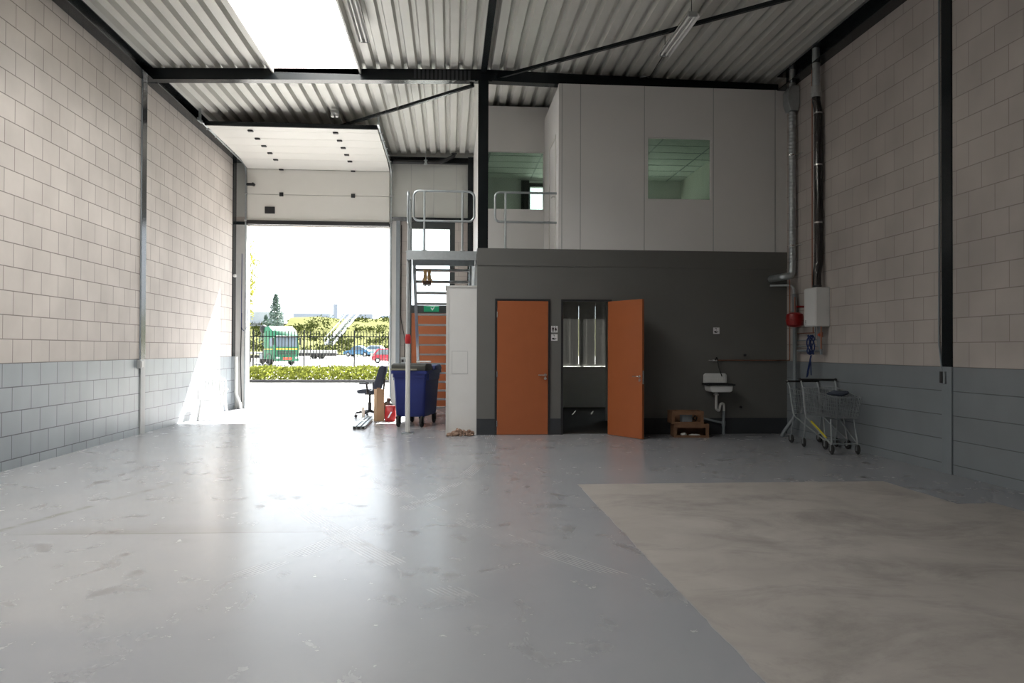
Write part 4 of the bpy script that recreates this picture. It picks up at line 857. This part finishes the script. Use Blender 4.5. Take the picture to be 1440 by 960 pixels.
MB().prism([(-.05, .08), (-.02, .075), (.05, .2), (.02, .205)], 'Y', -.126, -.118).build('white_print', 'sign', rb, local=True)
bk = thing('black_sack', 'small black sack behind the red bag', 'bag', (-1.30, 16.95, 0))
mb = MB(); mb.ball((0, 0, .2), .2, .75, .7, 1.0, 16)
for v in mb.bm.verts: v.co += Vector((noise.noise(v.co * 9), noise.noise(v.co * 9 + Vector((5, 0, 0))), 0)) * .05
mb.build('sack', 'black', bk, local=True, smooth=True); MB().cyl((0, 0, .37), (.02, 0, .46), .03, .05).build('neck', 'black', bk, local=True)
for i, (xa, xb, lab) in enumerate(((-1.765, -1.775, 'pale metal profile lying on the floor, closest to the gate'), (-1.685, -1.70, 'pale metal profile lying on the floor, middle of three'), (-1.60, -1.625, 'pale metal profile lying on the floor, closest to the blue bin'))):
    o = MB().rod((xa, 14.90, .03), (xb, 17.35, .03), .055, .055).build('metal_profile', 'galv'); tag(o, lab, 'profile')
    for yy, xx in ((14.895, xa),): MB().box(xx - .022, xx + .022, yy - .003, yy + .004, .008, .052).build('end_plug', 'black', o)
tag(MB().box(-1.86, -1.80, 17.0, 17.05, 0, .26, .01).build('white_carton', 'paper'), 'small white carton on the floor before the office chair', 'carton')
gc = thing('garden_chair', 'white plastic garden chair in the sun patch by the block wall', 'chair', (-5.02, 17.25, 0), R(4))
MB().box(-.22, .22, -.22, .20, .40, .43, .012).build('seat', 'ceramic', gc, local=True, smooth=True)
for x, y, dx, dy in ((-.2, -.2, -.06, -.04), (.2, -.2, .06, -.04), (-.2, .19, -.05, .07), (.2, .19, .05, .07)): MB().tube([(x, y, .42), (x + dx, y + dy, 0)], [.03, .022], 8).build('leg', 'ceramic', gc, local=True, smooth=True)
mb = MB().tube(fillet([(-.21, .19, .42), (-.21, .25, .84), (.21, .25, .84), (.21, .19, .42)], .1, 6), .02, 8); bk = mb.build('back_frame', 'ceramic', gc, local=True, smooth=True)
for i in range(5): MB().rod((-.14 + i * .07, .195, .43), (-.14 + i * .07, .25, .83), .035, .012).build('back_slat', 'ceramic', bk, local=True)
for s in (-1, 1): MB().tube(fillet([(s * .24, .22, .62), (s * .27, -.18, .63), (s * .25, -.22, .42)], .06, 5), .022, 8).build('armrest', 'ceramic', gc, local=True, smooth=True)

# ------------------------------------------------------------------ shopping trolleys
def trolley(label, x, y, rz):
    """local: handle at +Y, nose towards -Y"""
    t = thing('shopping_trolley', label, 'trolley', (x, y, 0), rz)
    wr = .0035
    B = {}
    def P(u, v, w_):   # u -1..1 across, v 0 rear ..1 nose, w_ 0 bottom..1 top
        wt = .27 + (.19 - .27) * v; wb = .24 + (.15 - .24) * v; hw = wb + (wt - wb) * w_
        zb = .50 + .03 * v; zt = .93 - .10 * v
        yy = .42 - .98 * v + (.06 * (1 - v) * w_) - (.05 * v * w_)
        return Vector((u * hw, yy, zb + (zt - zb) * w_))
    sd_ = MB()
    for s in (-1, 1):
        for k in range(19): sd_.tube([P(s, k / 18, 0), P(s, k / 18, 1)], wr, 4)
        for k in range(7): sd_.tube([P(s, 0, k / 6), P(s, 1, k / 6)], wr, 4)
    sd_.build('wire_side_mesh', 'galv', t, local=True)
    fm = MB()
    for k in range(8): fm.tube([P(-1 + k * 2 / 7, 1, 0), P(-1 + k * 2 / 7, 1, 1)], wr, 4)
    for k in range(7): fm.tube([P(-1, 1, k / 6), P(1, 1, k / 6)], wr, 4)
    fm.build('wire_nose_mesh', 'galv', t, local=True)
    bt = MB()
    for k in range(9): bt.tube([P(-1 + k / 4, 0, 0), P(-1 + k / 4, 1, 0)], wr, 4)
    for k in range(7): bt.tube([P(-1, k / 6, 0), P(1, k / 6, 0)], wr, 4)
    bt.build('wire_bottom_mesh', 'galv', t, local=True)
    rf = MB()
    for k in range(9): rf.tube([P(-1 + k / 4, .02, 0), P(-1 + k / 4, .02, 1)], wr, 4)
    for k in range(5): rf.tube([P(-1, .02, k / 4), P(1, .02, k / 4)], wr, 4)
    rf.build('wire_flap_mesh', 'galv', t, local=True)
    MB().tube([P(-1, 0, 1), P(-1, 1, 1), P(1, 1, 1), P(1, 0, 1)], .008, 6).build('basket_rim', 'galv', t, local=True, smooth=True)
    for s in (-1, 1):
        MB().tube(fillet([(s * .27, .52, 1.04), (s * .265, .46, .95), (s * .25, .36, .47), (s * .20, -.42, .16), (s * .19, -.47, .13)], .06, 5), .012, 8).build('frame_tube', 'galv', t, local=True, smooth=True)
        MB().tube([(s * .25, .36, .48), (s * .255, .43, .14)], .012, 8).build('rear_leg', 'galv', t, local=True, smooth=True)
        MB().tube([(s * .17, -.38, .5), (s * .19, -.46, .14)], .010, 8).build('nose_leg', 'galv', t, local=True, smooth=True)
    MB().cyl((-.19, -.44, .15), (.19, -.44, .15), .010).build('nose_bar', 'galv', t, local=True, smooth=True)
    MB().cyl((-.28, .52, 1.045), (.28, .52, 1.045), .017).build('handle', 'black', t, local=True, smooth=True)
    for s in (-1, 1): MB().ball((s * .28, .52, 1.045), .026).build('handle_end', 'black', t, local=True, smooth=True)
    for s, yy, hw in ((-1, .43, .255), (1, .43, .255), (-1, -.46, .19), (1, -.46, .19)):
        cs = MB().box(s * hw - .020, s * hw - .014, yy - .02, yy + .02, .05, .14).box(s * hw + .014, s * hw + .020, yy - .02, yy + .02, .05, .14).box(s * hw - .02, s * hw + .02, yy - .02, yy + .02, .13, .145).build('caster', 'galv', t, local=True)
        MB().lathe([(.02, -.014), (.066, -.014), (.073, -.007), (.073, .007), (.066, .014), (.02, .014)], (s * hw, yy, .073), 18, 'X').build('wheel', 'rubber', cs, local=True, smooth=True)
    return t
ta = trolley('wire shopping trolley in front, holding a dark bag', 5.76, 11.46, R(-4))
tb = trolley('wire shopping trolley pushed in behind the other one', 5.86, 12.04, R(5))
tb.scale = (.97, 1, .955)
MB().tube([(-.2, -.30, .22), (-.235, .18, .42)], .014, 8).build('yellow_strip', 'yellow', ta, local=True)
mb = MB(); mb.ball((5.84, 11.42, .86), 1, .17, .14, .035, 18)
for v in mb.bm.verts: v.co += Vector((0, 0, noise.noise(v.co * 11) * .03))
tag(mb.build('dark_bag', 'fabric', smooth=True), 'dark folded bag lying in the front trolley', 'bag')

# ================================================================== outside
def ter(y):
    if y < 92: return -.03
    if y < 118: return -.03 + .62 * (y - 92) / 26
    if y < 124: return .59 + .5 * (y - 118) / 6
    if y < 148: return 1.09 + 6.1 * (y - 124) / 24
    return 7.19
mb = MB()
mb.quad((-70, 20.7, -.03), (50, 20.7, -.03), (50, 36.3, -.03), (-70, 36.3, -.03))
struct(mb.build('ground_forecourt', 'asphalt', origin=False), 'sunlit pale paving outside the gate', 'ground')
ys = [40.5, 60, 92, 100, 110, 118]
mb = MB()
for a, c in zip(ys, ys[1:]): mb.quad((-120, a, ter(a)), (60, a, ter(a)), (60, c, ter(c)), (-120, c, ter(c)))
struct(mb.build('ground_parking', 'asphalt', origin=False), 'sunlit pale parking area beyond the fence', 'ground')
struct(MB().box(-70, 50, 36.45, 40.5, -.2, .02).build('ground_verge', 'soil', origin=False), 'planted strip below the hedge', 'ground')
struct(MB().box(-70, 50, 36.3, 36.45, -.2, .1).build('kerb', 'kerb', origin=False), 'grey kerb along the hedge', 'kerb')
mb = MB(); xs = [-120 + i * 3 for i in range(61)]; yy = [118 + i * 2 for i in range(28)]
G = [[mb.bm.verts.new((x, y, ter(y) + (noise.noise(Vector((x * .13, y * .13, 0))) * .7 + noise.noise(Vector((x * .4, y * .4, 3))) * .35 if y > 121 else 0))) for x in xs] for y in yy]
for A, B in zip(G, G[1:]):
    for i in range(len(xs) - 1): mb.bm.faces.new((A[i], A[i + 1], B[i + 1], B[i]))
struct(mb.build('embankment', 'grass', origin=False, smooth=True), 'grassy embankment behind the parking area', 'ground')
def leaves(mb, c, rad, n, s, squash=(1, 1, 1), shell=False):
    for _ in range(n):
        d = Vector((random.gauss(0, 1), random.gauss(0, 1), random.gauss(0, 1))).normalized() * (random.random() ** (.33 if not shell else .12)) * rad
        p = Vector(c) + Vector((d.x * squash[0], d.y * squash[1], d.z * squash[2]))
        a = Vector((random.gauss(0, 1), random.gauss(0, 1), random.gauss(0, 1))).normalized(); b_ = a.orthogonal().normalized()
        ss = s * random.uniform(.6, 1.3)
        mb.quad(p - a * ss, p + b_ * ss * .5, p + a * ss, p - b_ * ss * .5)
mb = MB()
for i in range(13000):
    x = random.uniform(-15, 3.5); y = random.uniform(36.55, 38.7); top = .62 + .14 * noise.noise(Vector((x * 1.1, y * 1.1, 0))) + .08 * noise.noise(Vector((x * 3, y * 3, 0)))
    z = top * (1 - random.random() ** 2 * .9) * min(1, .35 + (y - 36.5) * 1.3)
    leaves(mb, (x, y, max(.05, z)), .06, 1, .085)
tag(mb.build('hedge', 'hedge'), 'low yellow-green hedge along the fence outside the gate', 'hedge', kind='stuff')
mb = MB()
for i in range(700):
    x = random.uniform(-48, -2); y = random.uniform(121, 147); r_ = random.uniform(.5, 1.3)
    if noise.noise(Vector((x * .12, y * .25, 9))) < -.05: continue
    leaves(mb, (x, y, ter(y) + r_ * .35), r_, 26, .22, (1.2, 1, .6))
tag(mb.build('scrub', 'scrub'), 'low green scrub scattered over the embankment', 'shrubs', kind='stuff')
# fence
fe = thing('bar_fence', 'black steel bar fence behind the hedge', 'fence', (-6, 39, 0))
PX = [-12.4 + i * 2.4 for i in range(8)]
px0 = -7.06
PX = [px0 + 2.42 * k for k in range(-3, 5)]
for x in PX: MB().box(x - .035, x + .035, 38.96, 39.04, 0, 2.42).build('post', 'steel', fe)
for a, c in zip(PX, PX[1:]):
    mb = MB().box(a + .035, c - .035, 38.985, 39.015, 2.08, 2.13).box(a + .035, c - .035, 38.985, 39.015, .28, .33)
    n = 16
    for k in range(1, n): x = a + (c - a) * k / n; mb.box(x - .016, x + .016, 38.985, 39.015, .12, 2.38)
    mb.build('picket_panel', 'steel', fe)  # upright pickets and their rails, merged per bay
# truck
tk = thing('crane_truck', 'green truck with folded black crane behind the cab', 'truck', (-15.9, 76, -.03), R(38))
mb = MB().prism([(-1.15, .55), (1.05, .55), (1.05, 3.0), (.95, 3.55), (.15, 3.70), (-.65, 3.25), (-1.02, 2.75), (-1.15, 1.65)], 'X', -1.22, 1.22, .06)
cabo = mb.build('cab', 'tgreen', tk, local=True, smooth=True)
mb = MB().prism([(-1.165, 1.72), (-1.03, 2.72), (-1.06, 2.73), (-1.195, 1.72)], 'X', -1.05, 1.05); mb.build('windscreen', 'cglass', cabo, local=True)
for s in (-1, 1):
    MB().prism([(-.95, 1.75), (.0, 1.75), (.0, 2.55), (-.80, 2.55)], 'X', min(s * 1.205, s * 1.235), max(s * 1.205, s * 1.235)).build('side_window', 'cglass', cabo, local=True)
    MB().box(min(s * 1.2, s * 1.24), max(s * 1.2, s * 1.24), -.9, .95, 1.45, 1.56).build('side_stripe', 'tyellow', cabo, local=True)
    MB().box(s * 1.36 - .08, s * 1.36 + .08, -1.25, -1.13, 1.9, 2.6, .02).build('mirror', 'black', cabo, local=True)
MB().prism([(-1.06, 2.62), (-1.35, 2.60), (-1.35, 2.66), (-1.02, 2.76)], 'X', -1.1, 1.1).build('sun_visor', 'black', cabo, local=True)
MB().box(-1.1, 1.1, -1.19, -1.14, 1.45, 1.6).build('front_stripe', 'tyellow', cabo, local=True)
for z in (1.02, 1.2): MB().box(-.95, .95, -1.2, -1.14, z, z + .1).build('grille_bar', 'black', cabo, local=True)
MB().box(-1.22, 1.22, -1.32, -1.02, .38, .85, .05).build('bumper', 'tgreen', cabo, local=True)
MB().box(-.45, .45, -1.34, -1.31, .50, .74).build('plate_panel', 'plate', cabo, local=True)
for s in (-1, 1):
    MB().box(s * .95 - .16, s * .95 + .16, -1.335, -1.31, .62, .78, .01).build('headlamp', 'sign', cabo, local=True)
    MB().lathe([(.0, 0), (.05, .01), (.05, .1), (.0, .12)], (s * .7, -.45, 3.45), 10).build('roof_beacon', 'plate', cabo, local=True)
MB().box(-.42, .42, .9, 7.5, .62, .9).build('chassis', 'black', tk, local=True)
MB().box(-1.2, 1.2, 2.6, 7.6, 1.0, 1.18).build('load_bed', 'pvc', tk, local=True)
for y in (0.0, 4.9, 6.2):
    for s in (-1, 1):
        MB().lathe([(.2, -.14), (.46, -.14), (.5, -.1), (.5, .1), (.46, .14), (.2, .14)], (s * 1.05, y, .5), 22, 'X').build('wheel', 'rubber', tk, local=True, smooth=True)
        if y == 0: MB().prism([(-.62, .62), (-.48, .98), (-.2, 1.12), (.2, 1.12), (.48, .98), (.62, .62), (.54, .62), (.42, .9), (.18, 1.02), (-.18, 1.02), (-.42, .9), (-.54, .62)], 'X', min(s * .9, s * 1.25), max(s * .9, s * 1.25)).build('wheel_arch', 'black', tk, local=True)
cr = MB().box(-.9, .6, 1.35, 2.0, .9, 1.5, .03).box(-.25, .25, 1.4, 1.9, 1.5, 2.5, .03).build('crane_base', 'black', tk, local=True)
MB().rod((-.2, 1.7, 2.4), (-1.0, 1.6, 3.45), .3, .34).rod((-1.05, 1.45, 3.5), (.9, 1.4, 2.3), .22, .28).ball((-1.05, 1.5, 3.4), .42, .9, .6, 1).build('crane_boom', 'black', tk, local=True)
for s in (-1, 1): MB().box(s * 1.0 - .15, s * 1.0 + .15, 1.5, 2.3, .55, 1.0, .04).build('side_tank', 'greypipe', tk, local=True)
# cars
def car(name, label, loc, rz, paint, L_, H_, W_, hatch):
    t = thing(name, label, 'car', loc, rz)
    h = L_ / 2
    body = [(-h, .32), (-h + .04, .62), (-h + .3, .78), (-h * .42, .90), (h - .45, .92), (h - .05, .80), (h, .5), (h - .06, .28), (-h + .1, .24)]
    MB().prism(body, 'Y', -W_ / 2, W_ / 2, .06).build('body', paint, t, local=True, smooth=True)
    if hatch: gh = [(-h * .52, .88), (-h * .16, H_ - .04), (0, H_), (h * .62, H_ - .05), (h - .12, .9)]
    else: gh = [(-h * .50, .88), (-h * .2, H_ - .1), (-h * .02, H_), (h * .25, H_ - .03), (h * .7, .92)]
    MB().prism(gh, 'Y', -W_ / 2 + .1, W_ / 2 - .1, .05).build('cabin', paint, t, local=True, smooth=True)
    c = (sum(p[0] for p in gh) / len(gh), .93)
    gw = [(c[0] + (a - c[0]) * .84, max(.94, .94 + (b_ - .94) * .82)) for a, b_ in gh]
    for s in (-1, 1):
        y0 = s * (W_ / 2 - .1); MB().prism(gw, 'Y', min(y0, y0 + s * .012), max(y0, y0 + s * .012)).build('side_window', 'cglass', t, local=True)
        for x in (-h * .62, h * .62):
            wl = MB().lathe([(.1, -.1), (.28, -.1), (.31, -.07), (.31, .07), (.28, .1), (.1, .1)], (x, s * (W_ / 2 - .08), .31), 20, 'Y').build('wheel', 'rubber', t, local=True, smooth=True)
            MB().cyl((x, s * (W_ / 2 + .005), .31), (x, s * (W_ / 2 + .028), .31), .18).build('hub', 'galv', wl, local=True)
    MB().prism([(gh[0][0] + .06, gh[0][1] + .05), (gh[1][0] - .03, gh[1][1] - .06), (gh[1][0] - .06, gh[1][1] - .05), (gh[0][0] + .0, gh[0][1] + .05)], 'Y', -W_ / 2 + .2, W_ / 2 - .2).build('windscreen', 'cglass', t, local=True)
    return t
car('parked_car', 'small red hatchback parked beyond the fence by the gate jamb', (-6.85, 88, ter(88)), R(187), 'cred', 3.5, 1.62, 1.6, True)
car('parked_car', 'blue rounded car parked below the embankment', (-12.85, 113, ter(113)), R(-14), 'cblue', 4.0, 1.55, 1.7, False)
car('parked_car', 'pale silver car standing behind the blue car', (-11.3, 117.2, ter(117)), R(-10), 'cwhite', 4.1, 1.5, 1.7, True)
tr_ = thing('flatbed_trailer', 'low dark flatbed trailer parked beside the green truck', 'trailer', (-17.0, 104, ter(104)))
MB().box(-2.4, 2.4, -.9, .9, .34, .72, .03).build('bed', 'black', tr_, local=True)
MB().box(-2.3, 2.3, -.85, .85, .72, 1.1, .04).build('load_cover', 'pvc', tr_, local=True)
MB().box(2.4, 3.4, -.08, .08, .5, .6).build('drawbar', 'black', tr_, local=True)
for x in (-.5, .4):
    for s in (-1, 1): MB().lathe([(.1, -.1), (.3, -.1), (.33, -.05), (.33, .05), (.3, .1), (.1, .1)], (x, s * .95, .33), 16, 'Y').build('wheel', 'rubber', tr_, local=True, smooth=True)
# stair up the embankment
sr = thing('embankment_stair', 'pale steel stair climbing the embankment', 'stair', (-18.5, 131, 3))
p0, p1 = Vector((-19.2, 127, 2.1)), Vector((-17.4, 150, 8.6))
MB().rod(p0 + Vector((-.6, 0, 0)), p1 + Vector((-.6, 0, 0)), .12, .45).build('stringer', 'shed', sr); MB().rod(p0 + Vector((.6, 0, 0)), p1 + Vector((.6, 0, 0)), .12, .45).build('stringer', 'shed', sr)
for k in range(28): q = p0.lerp(p1, (k + .5) / 28); MB().box(q.x - .55, q.x + .55, q.y - .2, q.y + .2, q.z - .03, q.z + .03).build('tread', 'shed', sr)
for s in (-1, 1):
    MB().rod(p0 + Vector((s * .6, 0, 1.1)), p1 + Vector((s * .6, 0, 1.1)), .07, .07).build('handrail', 'galv', sr)
    mb = MB()
    for k in range(12): q = p0.lerp(p1, k / 11); mb.box(q.x + s * .6 - .03, q.x + s * .6 + .03, q.y - .03, q.y + .03, q.z, q.z + 1.1)
    mb.build('rail_post_lattice', 'galv', sr)
# trees
cf = thing('conifer', 'dark conifer standing behind the green truck', 'tree', (-24.0, 112, .4))
MB().tube([(-24, 112, .3), (-24, 112, 8.2)], [.2, .03], 8).build('trunk', 'bark', cf)
mb = MB()
for i in range(2200):
    h_ = random.random() ** 1.25; z = 2.2 + h_ * 6.9; rad = 2.0 * (1 - h_) ** .8 * (.55 + .45 * abs(math.sin(z * 3.1))) + .12; a = random.random() * 6.283; r_ = rad * math.sqrt(random.random())
    leaves(mb, (-24.2 + r_ * math.cos(a), 112 + r_ * math.sin(a), z - r_ * .2), .1, 1, .17)
for i in range(420):
    h_ = random.random(); z = 2.6 + h_ * 3.6; r_ = .7 * (1 - h_) + .1; a = random.random() * 6.28
    leaves(mb, (-25.6 + r_ * math.cos(a), 112.3 + r_ * math.sin(a), z), .1, 1, .17)
mb.build('foliage', 'fir', cf)
bt = thing('leafy_tree', 'yellow-green leafy tree partly hidden by the gate jamb', 'tree', (-13.5, 52, 0))
MB().tube([(-13.5, 52, 0), (-13.45, 52, 4), (-13.4, 52, 8.5)], [.16, .11, .03], 8).build('trunk', 'bark', bt)
mb = MB()
for i in range(60): leaves(mb, (-13.4 + random.gauss(0, .45), 52 + random.gauss(0, .8), random.uniform(2.6, 8.6)), .5, 26, .12)
mb.build('foliage', 'birch', bt)
# far buildings
bd = thing('low_building', 'low blue-grey shed behind the conifer', 'building', (-33, 145, 0))
MB().box(-46, -29.5, 142, 150, 0, 6.0).build('wall', 'haze', bd); MB().box(-46.3, -29.2, 141.7, 150.3, 6.0, 8.0).build('roof', 'shed', bd)
fb = thing('far_factory', 'distant pale factory with a chimney above the embankment', 'building', (-30, 230, 0))
MB().box(-45, -22, 228, 236, 0, 11.6).build('wall', 'shed', fb); MB().box(-32.8, -31.6, 226, 227, 0, 14.2).build('chimney', 'shed', fb)
hb = thing('far_hall', 'long distant pale hall on the horizon above the embankment stair', 'building', (-8, 232, 0))
MB().box(-20, 30, 236, 246, 0, 11.0).build('wall', 'haze', hb); MB().box(-20.3, 30.3, 235.7, 246.3, 11.0, 11.6).build('roof', 'shed', hb)
ms_ = thing('light_mast', 'thin pale lighting mast on the horizon', 'mast', (-25.4, 170, 0))
MB().cyl((-25.4, 170, 0), (-25.4, 170, 16.4), .10, .06).build('pole', 'haze', ms_); MB().box(-25.9, -24.9, 169.9, 170.1, 16.3, 16.45).build('head', 'haze', ms_)
